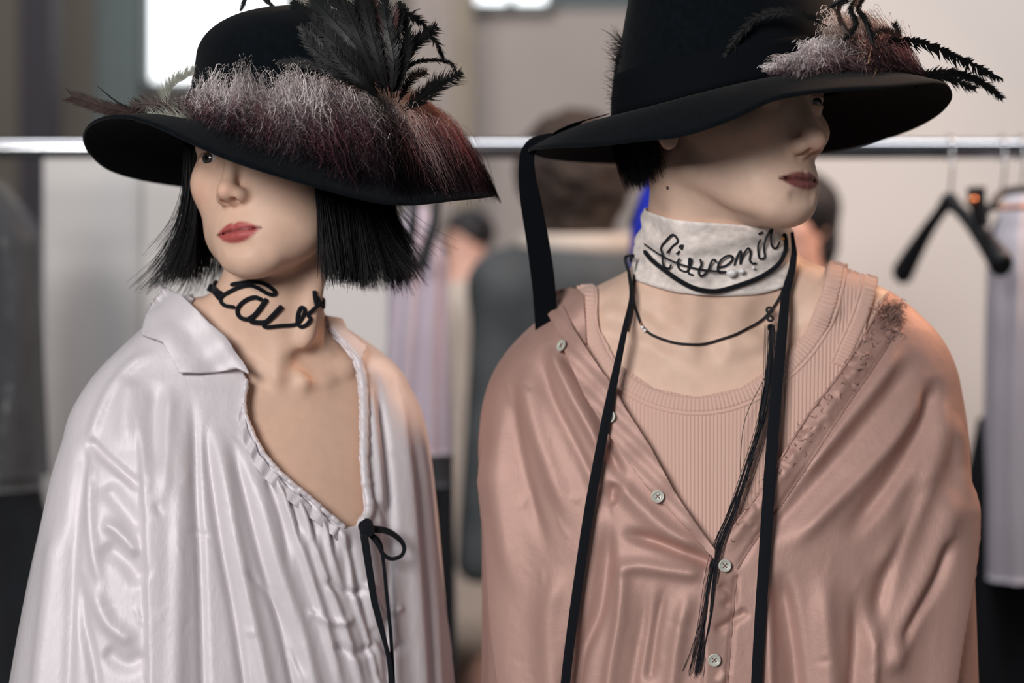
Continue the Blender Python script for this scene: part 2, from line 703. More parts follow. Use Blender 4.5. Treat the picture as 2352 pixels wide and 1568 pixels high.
def feather(name, ctrl, width, mat, parent, normal=(0, -1, 0), n=105, asym=(1.0, 1.0), droop=0.0, colr=None, stem=0.0007,
            loose=0.15, angle=0.75, tipw=0.25, seed=0):
    """one feather: a rachis through ctrl and barbs on both sides"""
    r = np.random.default_rng(seed + 11)
    q = spline(ctrl, 60)
    L = np.linalg.norm(np.diff(q, axis=0), axis=1).sum()
    t = np.gradient(q, axis=0)
    t /= np.linalg.norm(t, axis=1, keepdims=True)
    N = np.broadcast_to(np.array(normal, float), q.shape)
    B = np.cross(t, N)
    B /= np.linalg.norm(B, axis=1, keepdims=True) + 1e-12
    N = np.cross(B, t)
    parts = [tube(q, np.linspace(stem, stem * 0.25, 60), 5)]
    V, F = [], []
    s = np.linspace(0.06, 0.995, n)
    idx = s * 59
    i0 = np.minimum(idx.astype(int), 58)
    fr = (idx - i0)[:, None]
    lerp = lambda A: A[i0] * (1 - fr) + A[i0 + 1] * fr
    Q, T, BB, NN = lerp(q), lerp(t), lerp(B), lerp(N)
    prof = np.clip(s / 0.22, 0, 1) ** 0.7 * (1 - (np.clip((s - 0.72) / 0.28, 0, 1) ** 2) * (1 - tipw))
    bw = L / n * 1.5
    o = 0
    for side, am in ((1, asym[0]), (-1, asym[1])):
        ln = width * am * prof * (1 + r.normal(0, loose, n))
        an = angle * (1 + r.normal(0, loose * 0.6, n))
        cup = r.normal(0, 0.05 + loose * 0.3, n)
        for i in range(n):
            d1 = BB[i] * side * math.sin(an[i]) + T[i] * math.cos(an[i])
            d2 = BB[i] * side * math.sin(an[i] * 0.62) + T[i] * math.cos(an[i] * 0.62)
            p0 = Q[i]
            p1 = p0 + d1 * ln[i] * 0.55 + NN[i] * (droop + cup[i] * 0.5) * ln[i] * 0.25
            p2 = p1 + d2 * ln[i] * 0.55 + NN[i] * (droop * 1.4 + cup[i]) * ln[i] * 0.4
            tt = T[i] * bw
            th = NN[i] * 0.00008
            V += [p0 - tt * .6 - th, p0 + tt * .6 + th, p1 - tt * .6 - th, p1 + tt * .6 + th, p2 - tt * .1, p2 + tt * .1]
            F += [[o, o + 1, o + 3, o + 2], [o + 2, o + 3, o + 5, o + 4]]
            o += 6
    parts.append((np.array(V), F))
    V, F = join(parts)
    return obj(name, V, F, mat, parent)
# ------------------------------------------------------------------ materials
M = {}
M['skin_pale'] = material('skin_pale', None, rough=0.52, sss=0.10, spec=0.32, attr='tint', noise=(90, 0.035), bump=[(900, 0.05, 0.0006, (1, 1, 1))])
M['skin_warm'] = material('skin_warm', None, rough=0.52, sss=0.10, spec=0.32, attr='tint', noise=(70, 0.05), bump=[(900, 0.06, 0.0006, (1, 1, 1))])
M['eye_white'] = material('eye_white', None, rough=0.12, attr='tint', coat=0.6)
M['hair_black'] = material('hair_black', srgb(12, 13, 18), rough=0.42, spec=0.35)
M['felt'] = material('felt', srgb(9, 14, 19), rough=0.95, sheen=0.05, spec=0.08, noise=(160, 0.25), bump=[(700, 0.25, 0.0008, (1, 1, 1))])
M['felt_ribbon'] = material('felt_ribbon', srgb(9, 13, 18), rough=0.9, spec=0.1, bump=[(500, 0.3, 0.0006, (1, 6, 1))])
M['velvet'] = material('velvet_black', srgb(15, 18, 26), rough=0.85, sheen=0.12, spec=0.2, bump=[(1600, 0.5, 0.0008, (1, 1, 1))])
M['feather_black'] = material('feather_black', srgb(6, 6, 8), rough=0.55, spec=0.2, noise=(60, 0.5))
M['feather_green'] = material('feather_green', srgb(6, 10, 11), rough=0.45, spec=0.28, noise=(60, 0.5))
M['feather_brown'] = material('feather_brown', srgb(44, 27, 23), rough=0.5, spec=0.4, noise=(90, 0.5))
M['feather_red'] = material('feather_red', srgb(52, 24, 22), rough=0.5, spec=0.4, noise=(90, 0.4))
M['feather_grey'] = material('feather_grey', srgb(132, 134, 122), rough=0.6, noise=(120, 0.3))
M['fur'] = material('dyed_fur', None, rough=0.55, attr='tint', spec=0.35)
M['white_silk'] = material('white_silk', srgb(224, 218, 223), rough=0.56, spec=0.4, sheen=0.1, metal=0.14, sss=0.10, sss_radius=(1, 0.8, 0.75), sss_scale=0.008,
                           noise=(9, 0.015, (1, 1, 0.4)), bump=[(30, 0.16, 0.010, (1, 1, 0.35)), (110, 0.14, 0.004, (1, 1, 0.5)), (500, 0.08, 0.0012, (1, 1, 0.3))])
M['pink_satin'] = material('pink_satin', None, attr='tint', rough=0.6, spec=0.4, sheen=0.0, metal=0.34, noise=(16, 0.06, (1, 1, 0.6)),
                           bump=[(24, 0.12, 0.010, (1, 1, 0.5)), (90, 0.12, 0.004, (1, 1, 0.7)), (420, 0.10, 0.0014, (1, 1, 1))])
M['pink_rib'] = material('pink_rib', srgb(220, 184, 170), rough=0.85, sheen=0.25, spec=0.2, bump=[(900, 0.2, 0.0008, (1, 1, 1))])
M['fray'] = material('frayed_thread', None, rough=0.9, spec=0.1, attr='tint')
M['pearl'] = material('pearl_button', srgb(196, 198, 188), rough=0.25, spec=0.6, coat=0.3, noise=(160, 0.08))
M['cream_velvet'] = material('cream_velvet', srgb(242, 232, 226), rough=0.8, sheen=0.5, spec=0.2, noise=(85, 0.20, (1, 1, 1.6)), bump=[(140, 0.35, 0.002, (1, 1, 1.4)), (900, 0.25, 0.0008, (1, 1, 1))])
M['crystal'] = material('crystal', srgb(250, 250, 252), rough=0.04, spec=1.0, coat=1.0, noise=(300, 0.05))
M['bead_amber'] = material('bead_amber', srgb(190, 130, 70), rough=0.15, spec=0.8)
M['waxed_cord'] = material('waxed_cord', srgb(20, 23, 33), rough=0.5, spec=0.4, bump=[(1500, 0.5, 0.0006, (1, 1, 4))])


# ------------------------------------------------------------------ heads
class Head:
    def __init__(s, origin, yaw, pitch, roll, k=1.0, male=False, mo=0.0, co=0.0):
        y, p, r = (math.radians(a) for a in (yaw, pitch, roll))
        left = np.array([math.cos(y), -math.sin(y), 0])
        fwd = np.array([-math.sin(y), -math.cos(y), 0])
        up = np.array([0, 0, 1.0])
        # pitch lifts the chin, roll leans the crown of the head to the person's right
        fwd, up = fwd * math.cos(p) + up * math.sin(p), up * math.cos(p) - fwd * math.sin(p)
        left, up = left * math.cos(r) + up * math.sin(r), up * math.cos(r) - left * math.sin(r)
        s.R = np.stack([left, fwd, up], 1)
        s.o = np.array(origin)
        s.k = k
        s.male = male
        s.mo, s.co = mo, co        # mouth and chin height offsets (mm)

    def w(s, *q):
        return s.o + s.R @ (np.array(q, float) * s.k / 1000)

    def local(s, P):
        return ((P - s.o.astype(P.dtype)) @ s.R.astype(P.dtype)) * (1000 / s.k)

    def __call__(s, P):
        q = s.local(P)
        far = nrm(q) > 190
        d = np.empty(len(P), P.dtype)
        d[far] = (nrm(q[far]) - 150)
        d[~far] = s.face(q[~far])
        return d * (s.k / 1000)

    def face(s, q):
        m, mo, co = s.male, s.mo, s.co
        x, f, z = q[:, 0], q[:, 1], q[:, 2]
        a = q.copy()
        a[:, 0] = np.sqrt(x * x + 0.3)
        d = ell(q, (0, -8, 30), (73, 92, 80))
        d = smin(d, ell(q, (0, 30, 28), (60, 54, 54)), 12)
        d = smin(d, ell(q, (0, 28, -28), (62, 53, 66)), 16)
        d = smin(d, ell(q, (0, 40, -72 + co * 0.5), (42, 38, 36)) if m else ell(q, (0, 35, -68), (63, 43, 43)), 14 if m else 20)
        if m:
            d = smin(d, rcone(a, (53, 4, -62), (20, 64, -99 + co), 11, 13), 16)
            d = smin(d, ell(q, (0, 67, -103 + co), (20, 16, 14)), 12)
            d = smin(d, ell(a, (45, 52, -26), (14, 22, 14)), 20)
            d = smin(d, rcone(q, (0, 15, -80), (0, 55, -94 + co), 24, 22), 12)
        else:
            d = smin(d, rcone(a, (48, 6, -60), (19, 62, -95 + co), 11, 13), 18)
            d = smin(d, ell(q, (0, 68, -99 + co), (16, 15, 14.5)), 14)
            d = smin(d, ell(a, (47, 48, -22), (17, 24, 20)), 22)
            d = smin(d, rcone(q, (0, 15, -80), (0, 55, -92 + co), 24, 22), 12)
        # brow and eye sockets
        d = smin(d, rcone(a, (6, 80, 13), (42, 66, 12), 6 + m, 6 + m), 10)
        d = smax(d, -ell(a, (29, 87, -2), (15, 12, 10.5)), 9)
        # lids over the eyeball
        lid = ell(a, (30, 65.5, -1), (16.5, 13.8, 13.8))
        lid = smax(lid, -ell(a, (30.5, 79, -1.5), (15.2, 15, 4.6 if not m else 2.4)), 1.6)
        d = smin(d, lid, 3.5)
        # nose
        d = smin(d, rcone(q, (0, 76, 4), (0, 93 + 2 * m, -36), 6.0 + m, 7.0 + m), 9)
        d = smin(d, ell(q, (0, 95.5 + 2 * m, -40.5), (8, 9.5, 8.2)), 7)
        d = smin(d, ell(a, (9.3 + m, 86 + m, -44.5), (6.2, 10, 6.6)), 7)
        d = smin(d, rcone(q, (0, 93, -45.5), (0, 84, -49), 3.4, 4.0), 3)
        d = smax(d, -ell(a, (5.9, 92, -49.5), (2.9, 5.6, 4.4)), 2)
        # mouth
        Q0, A0 = q, a
        q = q - np.array([0, 0, mo], q.dtype)
        a = a - np.array([0, 0, mo], a.dtype)
        if m:
            q = q * np.array([0.9, 1, 1], q.dtype)
            a = a * np.array([0.9, 1, 1], a.dtype)
        d = smin(d, ell(q, (0, 58, -68), (36, 26, 23)), 14)
        d = smax(d, -rcone(q, (0, 92, -53 - mo * 0.5), (0, 91, -60), 3.0, 3.2), 3.5)
        fu, fl = (0.0, 0.0) if not m else (-2.0, -2.2)
        up_r = 4.3 + fu * 0.8
        lo_r = 5.8 + fl * 0.9
        ul = rcone(a, (4, 83.6, -63.2), (14, 79.6, -64.2), up_r, up_r * 0.8)
        ul = smin(ul, rcone(a, (14, 79.6, -64.2), (24, 71.5, -67), up_r * 0.8, 1.5), 2)
        ll = rcone(a, (3, 82.4, -72.8), (12, 79.5, -72.2), lo_r, lo_r * 0.85)
        ll = smin(ll, rcone(a, (12, 79.5, -72.2), (23.5, 71.5, -67.8), lo_r * 0.85, 1.5), 2)
        d = smin(d, ul, 2.6)
        d = smin(d, ll, 2.8)
        sl = rcone(a, (0, 88.8, -67.8), (12, 85.8, -67.0), 1.8, 1.5)
        sl = np.minimum(sl, rcone(a, (12, 85.8, -67.0), (24.5, 73.6, -67.8), 1.5, 0.9))
        d = smax(d, -sl, 1.4)
        d = smax(d, -rcone(q, (-10, 88, -83), (10, 88, -83), 5, 5), 7)
        q, a = Q0, A0
        # ear
        p = q.copy()
        p[:, 0] = np.abs(x)
        c, sn = math.cos(0.25), math.sin(0.25)
        e = p - np.array([70, -10, -8], p.dtype)
        e = np.stack([e[:, 0] * c + e[:, 1] * sn, -e[:, 0] * sn + e[:, 1] * c, e[:, 2]], 1)
        ear = ell(e, (4, 0, 2), (6, 16, 27))
        ear = smin(ear, ell(e, (3, 5, -25), (5, 9, 10)), 6)
        ear = smax(ear, -ell(e, (11, 3, 4), (6.5, 10, 18)), 3)
        d = smin(d, ear, 4)
        return d

    def tint(s, V, base, lip, shade_brow):
        """skin colour by anatomy: lips, brows, lash line, plus a painted dark mouth crease; V world points"""
        q = ((V - s.o) @ s.R) * (1000 / s.k)
        x, f, z = np.abs(q[:, 0]), q[:, 1], q[:, 2]
        C = np.tile(np.array(base[:3]), (len(V), 1))

        def mix(c, w):
            w = np.clip(w, 0, 1)[:, None]
            C[:] = C * (1 - w) + np.array(c[:3]) * w
        sm = lambda v, w: np.clip(0.5 - v / w, 0, 1)
        # lips
        z0, x0 = z, x
        z = z - s.mo
        x = x * (0.9 if s.male else 1.0)
        half = 24.5
        t = np.clip(x / half, 0, 1)
        top = -67.3 + (8.4 - (1.2 if s.male else 0)) * (1 - t ** 1.9) - 1.6 * np.exp(-(x / 3.2) ** 2)
        bot = -67.3 - (11.2 - (2.5 if s.male else 0)) * (1 - t ** 2.4)
        inside = np.minimum(top - z, z - bot)
        lipm = np.clip(inside / 2.4 + 0.4, 0, 1) * (f > 62) * (x < half)
        mix(lip, lipm)
        mix((lip[0] * 0.25, lip[1] * 0.2, lip[2] * 0.2), np.exp(-((z + 67.4 - 0.6 * (x / 12) * (x < 12)) / 1.3) ** 2) * (f > 62) * (x < half) * 0.9)  # shade in the crease between the lips, painted as a dark line
        z, x = z0, x0
        # warmer nose, cheeks and ears
        warm = (base[0] * 0.98, base[1] * 0.80, base[2] * 0.76)
        mix(warm, 0.55 * np.exp(-((x / 14) ** 2 + ((z + 42) / 12) ** 2)) * (f > 75))
        mix(warm, 0.45 * np.exp(-(((x - 46) / 20) ** 2 + ((z + 34) / 16) ** 2)) * (f > 20))
        # brows and lashes
        bz = 15 + 5 * np.clip((x - 10) / 28, 0, 1) - 4 * np.clip((x - 36) / 16, 0, 1)
        mix(shade_brow, 0.85 * sm(np.abs(z - bz) - 3.2, 2.5) * sm(9 - x, 4) * sm(x - 50, 4) * (f > 40))
        lidu = -1.5 + 4.6 * np.sqrt(np.clip(1 - ((x - 30.5) / 14.2) ** 2, 0, 1))
        mix(shade_brow, 0.8 * np.exp(-((z - lidu - 0.5) / 1.1) ** 2) * (np.abs(x - 30.5) < 15) * (f > 60))
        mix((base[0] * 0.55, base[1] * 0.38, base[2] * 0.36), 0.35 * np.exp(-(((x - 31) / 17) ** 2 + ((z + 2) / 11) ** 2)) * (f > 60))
        return C


def eyeball(name, head, side, parent, iris, look):
    c = head.w(30 * side, 66.5, -1)
    n = 40
    th = np.linspace(0, np.pi, n)
    ph = np.linspace(0, 2 * np.pi, 48, endpoint=False)
    r = 0.0118 * head.k
    g = np.array(look, float)
    g /= np.linalg.norm(g)
    ax = np.cross(g, [0, 0, 1])
    ax /= np.linalg.norm(ax)
    bx = np.cross(g, ax)
    T, Pp = np.meshgrid(th, ph, indexing='ij')
    D = (np.cos(T)[..., None] * g + np.sin(T)[..., None] * (np.cos(Pp)[..., None] * ax + np.sin(Pp)[..., None] * bx)).reshape(-1, 3)
    bulge = 1 + 0.05 * np.exp(-(T.ravel() / 0.42) ** 2)
    V = c + D * (r * bulge)[:, None]
    i, j = np.meshgrid(np.arange(n - 1), np.arange(48), indexing='ij')
    F = np.stack([i * 48 + j, (i + 1) * 48 + j, (i + 1) * 48 + (j + 1) % 48, i * 48 + (j + 1) % 48], -1).reshape(-1, 4)
    C = np.tile(np.array(srgb(206, 200, 196)[:3]), (len(V), 1))
    t = T.ravel()
    C[t < 0.52] = iris[:3]
    C[t < 0.22] = (0.005, 0.005, 0.006)
    C[(t > 0.46) & (t < 0.52)] = np.array(iris[:3]) * 0.4
    return obj(name, V, F, M['eye_white'], parent, attrs={'tint': C})


# ================================================================== THE WOMAN (left)
DARK = srgb(22, 18, 20)
hw = Head(W(644, 371, 1.625), 25.5, 2, 7, k=0.985, mo=-8.5, co=-2)
wl_rows = [  # py, left, right, depth front, depth back
    (668, 455, 680, 44, 58), (690, 415, 700, 48, 64), (720, 374, 738, 54, 72), (760, 336, 800, 61, 80), (800, 296, 858, 69, 88),
    (850, 250, 912, 76, 95), (900, 216, 940, 86, 100), (950, 192, 962, 95, 106), (1000, 180, 974, 104, 110), (1070, 160, 984, 116, 115),
    (1200, 134, 998, 130, 120), (1350, 106, 1014, 138, 125), (1500, 82, 1030, 146, 130), (1750, 48, 1050, 155, 135)]
wl = Loft(wl_rows, 1.668, 0.28)
zw = lambda py: CAMZ - (py - 784) * 1.668 / FPX


def inset(z, z_hi, z_lo, top, low):
    t = np.clip((z_hi - z) / (z_hi - z_lo), 0, 1)
    return -(top + (low - top) * t * t * (3 - 2 * t))


def w_torso(P):
    return wl(P, inset(P[:, 2], zw(700), zw(860), 0.006, 0.013).astype(P.dtype))


# landmarks laid on the trunk
def on(f, pts, sink=0.0):
    return drape(pts, f, -sink)


w_clav_r = on(w_torso, [(700, 872), (740, 866), (790, 846), (838, 824)], 0.004)
w_clav_r[0, 1] += 0.006
w_clav_l = on(w_torso, [(650, 868), (610, 850), (560, 842), (470, 836)], 0.0045)
w_neck_a, w_neck_b = hw.w(-4, -12, -52), W(652, 868, 1.662)
w_neck_m = W(618, 690, 1.648)


def w_trunk(P):
    d = w_torso(P)
    d = smin(d, rcone(P, w_neck_a, w_neck_m, 0.048, 0.0445), 0.022)
    d = smin(d, rcone(P, w_neck_m, w_neck_b, 0.0445, 0.047), 0.022)
    near = (P[:, 2] > 1.34) & (P[:, 2] < 1.70)
    if near.any():
        Q = P[near]
        e = d[near]
        # sternomastoids, clavicles, notch
        e = smin(e, rcone(Q, hw.w(36, -16, -58), W(690, 868, 1.612), 0.008, 0.007), 0.018)
        e = smin(e, rcone(Q, hw.w(-40, -16, -58), W(648, 862, 1.608), 0.008, 0.007), 0.018)
        for cl in (w_clav_r, w_clav_l):
            for i in range(len(cl) - 1):
                e = smin(e, rcone(Q, cl[i], cl[i + 1], 0.0055, 0.0055), 0.012)
        e = smax(e, -ell(Q, W(669, 858, 1.597), (0.009, 0.010, 0.015)), 0.014)
        e = smax(e, -ell(Q, W(745, 826, 1.615), (0.026, 0.014, 0.012)), 0.016)
        e = smax(e, -ell(Q, W(690, 1190, 1.495), (0.010, 0.022, 0.06)), 0.03)
        d[near] = e
    return d


def w_body(P):
    return smin(w_trunk(P), hw(P), 0.009)


wV, wF = surface_nets(w_body, (-0.56, 1.40, 1.19), (0.02, 1.90, 1.76), 0.0018, L=3)
person_w = empty('person', (-0.22, 1.66, 0))
tag(person_w, 'person in a loose white silk blouse with black bobbed hair, facing left', 'person')
wC = hw.tint(wV, srgb(226, 190, 168), srgb(184, 92, 90), DARK)
w_body_o = obj('body', wV, wF, M['skin_pale'], person_w, attrs={'tint': wC})
for sd in (-1, 1):
    eyeball('eye', hw, sd, w_body_o, srgb(70, 66, 60), hw.w(-25 * 1.0 + 30 * sd, 400, -20) - hw.w(30 * sd, 66, -1))

# ================================================================== THE MAN (right)
hm = Head(W(1670, 246, 1.61), -42, 1, 0, k=1.06, male=True, mo=-4.5, co=7)
ml_rows = [
    (575, 1490, 1815, 55, 70), (595, 1478, 1838, 58, 74), (615, 1452, 1893, 61, 78), (640, 1405, 1968, 64, 84), (662, 1358, 2024, 68, 90), (690, 1300, 2066, 72, 96),
    (720, 1258, 2100, 77, 100), (760, 1212, 2138, 84, 106), (800, 1174, 2164, 91, 110), (850, 1140, 2184, 98, 114), (900, 1120, 2194, 104, 116),
    (1000, 1104, 2208, 113, 120), (1150, 1108, 2216, 122, 122), (1300, 1112, 2220, 128, 124), (1450, 1114, 2224, 132, 126), (1750, 1108, 2232, 138, 130)]
ml = Loft(ml_rows, 1.685, -0.03)
zm = lambda py: CAMZ - (py - 784) * 1.685 / FPX


def m_torso(P):
    return ml(P, inset(P[:, 2], zm(660), zm(800), 0.0, 0.013).astype(P.dtype))


m_clav_l = on(m_torso, [(1588, 800), (1540, 782), (1470, 752), (1400, 728)], 0.004)
m_clav_r = on(m_torso, [(1672, 800), (1730, 784), (1800, 756), (1900, 712)], 0.004)
m_neck_a, m_neck_b = hm.w(0, -16, -58), W(1640, 742, 1.690)
m_neck_m = W(1644, 560, 1.665)


def m_trunk(P):
    d = m_torso(P)
    d = smin(d, rcone(P, m_neck_a, m_neck_m, 0.062, 0.0615), 0.03)
    d = smin(d, rcone(P, m_neck_m, m_neck_b, 0.0615, 0.064), 0.03)
    near = (P[:, 2] > 1.36) & (P[:, 2] < 1.72)
    if near.any():
        Q = P[near]
        e = d[near]
        e = smin(e, rcone(Q, hm.w(-44, -12, -60), W(1598, 792, 1.616), 0.009, 0.008), 0.03)
        e = smin(e, rcone(Q, hm.w(44, -12, -60), W(1662, 792, 1.616), 0.009, 0.008), 0.03)
        for cl in (m_clav_l, m_clav_r):
            for i in range(len(cl) - 1):
                e = smin(e, rcone(Q, cl[i], cl[i + 1], 0.0075, 0.0075), 0.012)
        e = smax(e, -ell(Q, W(1630, 788, 1.592), (0.011, 0.012, 0.016)), 0.014)
        e = smax(e, -ell(Q, W(1425, 758, 1.60), (0.022, 0.014, 0.014)), 0.02)
        e = smax(e, -ell(Q, W(1800, 735, 1.60), (0.024, 0.014, 0.014)), 0.02)
        d[near] = e
    return d


def m_body(P):
    return smin(m_trunk(P), hm(P), 0.008)


mV, mF = surface_nets(m_body, (-0.06, 1.36, 1.19), (0.50, 1.90, 1.80), 0.0019, L=3)
person_m = empty('person', (0.20, 1.68, 0))
tag(person_m, 'person in a dusty pink satin shirt over a ribbed tank top, facing right', 'person')
mC = hm.tint(mV, srgb(230, 197, 177), srgb(140, 84, 82), DARK)
# mole on the neck
mole = on(m_body, [(1534, 431)])[0]
m_body_o = obj('body', mV, mF, M['skin_warm'], person_m, attrs={'tint': mC})
for sd in (-1, 1):
    eyeball('eye', hm, sd, m_body_o, srgb(60, 66, 70), hm.w(30 * sd, 400, -30) - hm.w(30 * sd, 66, -1))
mv_, mf_ = [], []
for i in range(7):
    for j in range(14):
        t_, a_ = i / 6 * math.pi / 2, j / 14 * 2 * math.pi
        mv_.append(mole + np.array([math.cos(t_) * math.cos(a_) * 0.0017, -math.sin(t_) * 0.0007 - 0.0002, math.cos(t_) * math.sin(a_) * 0.0017]))
for i in range(6):
    for j in range(14):
        mf_.append([i * 14 + j, i * 14 + (j + 1) % 14, (i + 1) * 14 + (j + 1) % 14, (i + 1) * 14 + j])
obj('mole', np.array(mv_), mf_, material('mole', srgb(78, 40, 34), rough=0.6), m_body_o)
# ================================================================== HATS
class Hat:
    """felt hat: oval crown and a waving brim; phi 0 = image right, 90 = away from the camera, 270 = towards it"""
    def __init__(s, c, ax, ay, rot, zin, zout, Rout, crown_h, crown_tilt=(0, 0), dome=0.42, taper=0.93):
        s.c, s.ax, s.ay, s.rot = np.array(c), ax, ay, math.radians(rot)
        s.zin, s.zout, s.Rout, s.h, s.tilt, s.dome, s.taper = zin, zout, Rout, crown_h, crown_tilt, dome, taper

    def rim(s, ph):
        """inner ring radius in direction ph (deg)"""
        a = np.radians(ph) - s.rot
        return 1 / np.sqrt((np.cos(a) / s.ax) ** 2 + (np.sin(a) / s.ay) ** 2)

    def brim(s, ph, t, off=0.0):
        """top of the brim at direction ph (deg), t = 0 crown .. 1 edge"""
        ph = np.asarray(ph, float)
        r0 = s.rim(ph)
        R = periodic(ph, s.Rout)
        r = r0 + (R - r0) * t
        z0, z1 = periodic(ph, s.zin), periodic(ph, s.zout)
        sag = 0.012 * np.sin(np.pi * np.clip(t, 0, 1))
        u = np.clip(t, 0, 1.05)
        # steep next to the crown, then flowing out to the edge
        z = z0 + (z1 - z0) * u ** 1.15 + sag * 0.35
        a = np.radians(ph)
        return np.stack([s.c[0] + r * np.cos(a), s.c[1] + r * np.sin(a), z + off], -1)

    def crown(s, ph, v, off=0.0):
        """v = 0 base .. 1 centre of the top"""
        ph = np.asarray(ph, float)
        v = np.asarray(v, float)
        r0 = s.rim(ph)
        z0 = periodic(ph, s.zin)
        # profile: side wall then dome
        w = 0.62
        side = np.clip(v / w, 0, 1)
        t = np.clip((v - w) / (1 - w), 0, 1)
        rad = np.where(v < w, 1 - (1 - s.taper) * side ** 1.5, s.taper * np.cos(t * np.pi / 2) ** 0.85)
        hh = s.h * (1 - s.dome)
        zz = np.where(v < w, side * hh, hh + s.h * s.dome * np.sin(t * np.pi / 2) ** 1.0)
        a = np.radians(ph)
        k = zz / s.h
        flat = (z0 * (1 - k) + s.c[2] * k)
        return np.stack([s.c[0] + (r0 * rad + off) * np.cos(a) + s.tilt[0] * k, s.c[1] + (r0 * rad + off) * np.sin(a) + s.tilt[1] * k, flat + zz], -1)

    def build(s, root, band_h=0.03):
        n, m = 180, 26
        ph = np.linspace(0, 360, n, endpoint=False)
        t = np.linspace(-0.02, 1, m)
        PH, T = np.meshgrid(ph, t, indexing='ij')
        top = s.brim(PH.ravel(), T.ravel()).reshape(n, m, 3)
        bot = top.copy()
        bot[..., 2] -= 0.0035
        # rounded edge
        edge = s.brim(ph, np.full(n, 1.012)).reshape(n, 1, 3)
        edge[..., 2] -= 0.0017
        ring = np.concatenate([top, edge, bot[:, ::-1]], 1)
        k = ring.shape[1]
        i, j = np.meshgrid(np.arange(n), np.arange(k - 1), indexing='ij')
        i2 = (i + 1) % n
        F = np.stack([i * k + j, i * k + j + 1, i2 * k + j + 1, i2 * k + j], -1).reshape(-1, 4)
        obj('brim', ring.reshape(-1, 3), F, M['felt'], root)
        v = np.concatenate([np.linspace(-0.03, 0.6, 16), np.linspace(0.63, 0.995, 22)])
        PH, VV = np.meshgrid(ph, v, indexing='ij')
        C = s.crown(PH.ravel(), VV.ravel()).reshape(n, len(v), 3)
        # gentle dents of soft felt
        fl = C.reshape(-1, 3)
        fl = fl + (wave_noise(fl, 5, 5, 18, 40) * 0.0022)[:, None] * np.array([0.6, 0.6, 1])
        k = len(v)
        i, j = np.meshgrid(np.arange(n), np.arange(k - 1), indexing='ij')
        i2 = (i + 1) % n
        F = np.stack([i * k + j, i2 * k + j, i2 * k + j + 1, i * k + j + 1], -1).reshape(-1, 4).tolist()
        F.append([u * k + k - 1 for u in range(n)])
        obj('crown', fl, F, M['felt'], root)
        # ribbon round the foot of the crown
        vb = np.linspace(0, band_h / (s.h * (1 - s.dome)) * 0.62, 7)
        PH, VV = np.meshgrid(ph, vb, indexing='ij')
        B = s.crown(PH.ravel(), VV.ravel(), 0.0022).reshape(n, 7, 3)
        B2 = s.crown(PH.ravel(), VV.ravel(), 0.0008).reshape(n, 7, 3)
        ring = np.concatenate([B, B2[:, ::-1]], 1)
        k = ring.shape[1]
        i, j = np.meshgrid(np.arange(n), np.arange(k), indexing='ij')
        i2, j2 = (i + 1) % n, (j + 1) % k
        F = np.stack([i * k + j, i2 * k + j, i2 * k + j2, i * k + j2], -1).reshape(-1, 4)
        obj('hat_band', ring.reshape(-1, 3), F, M['felt_ribbon'], root)


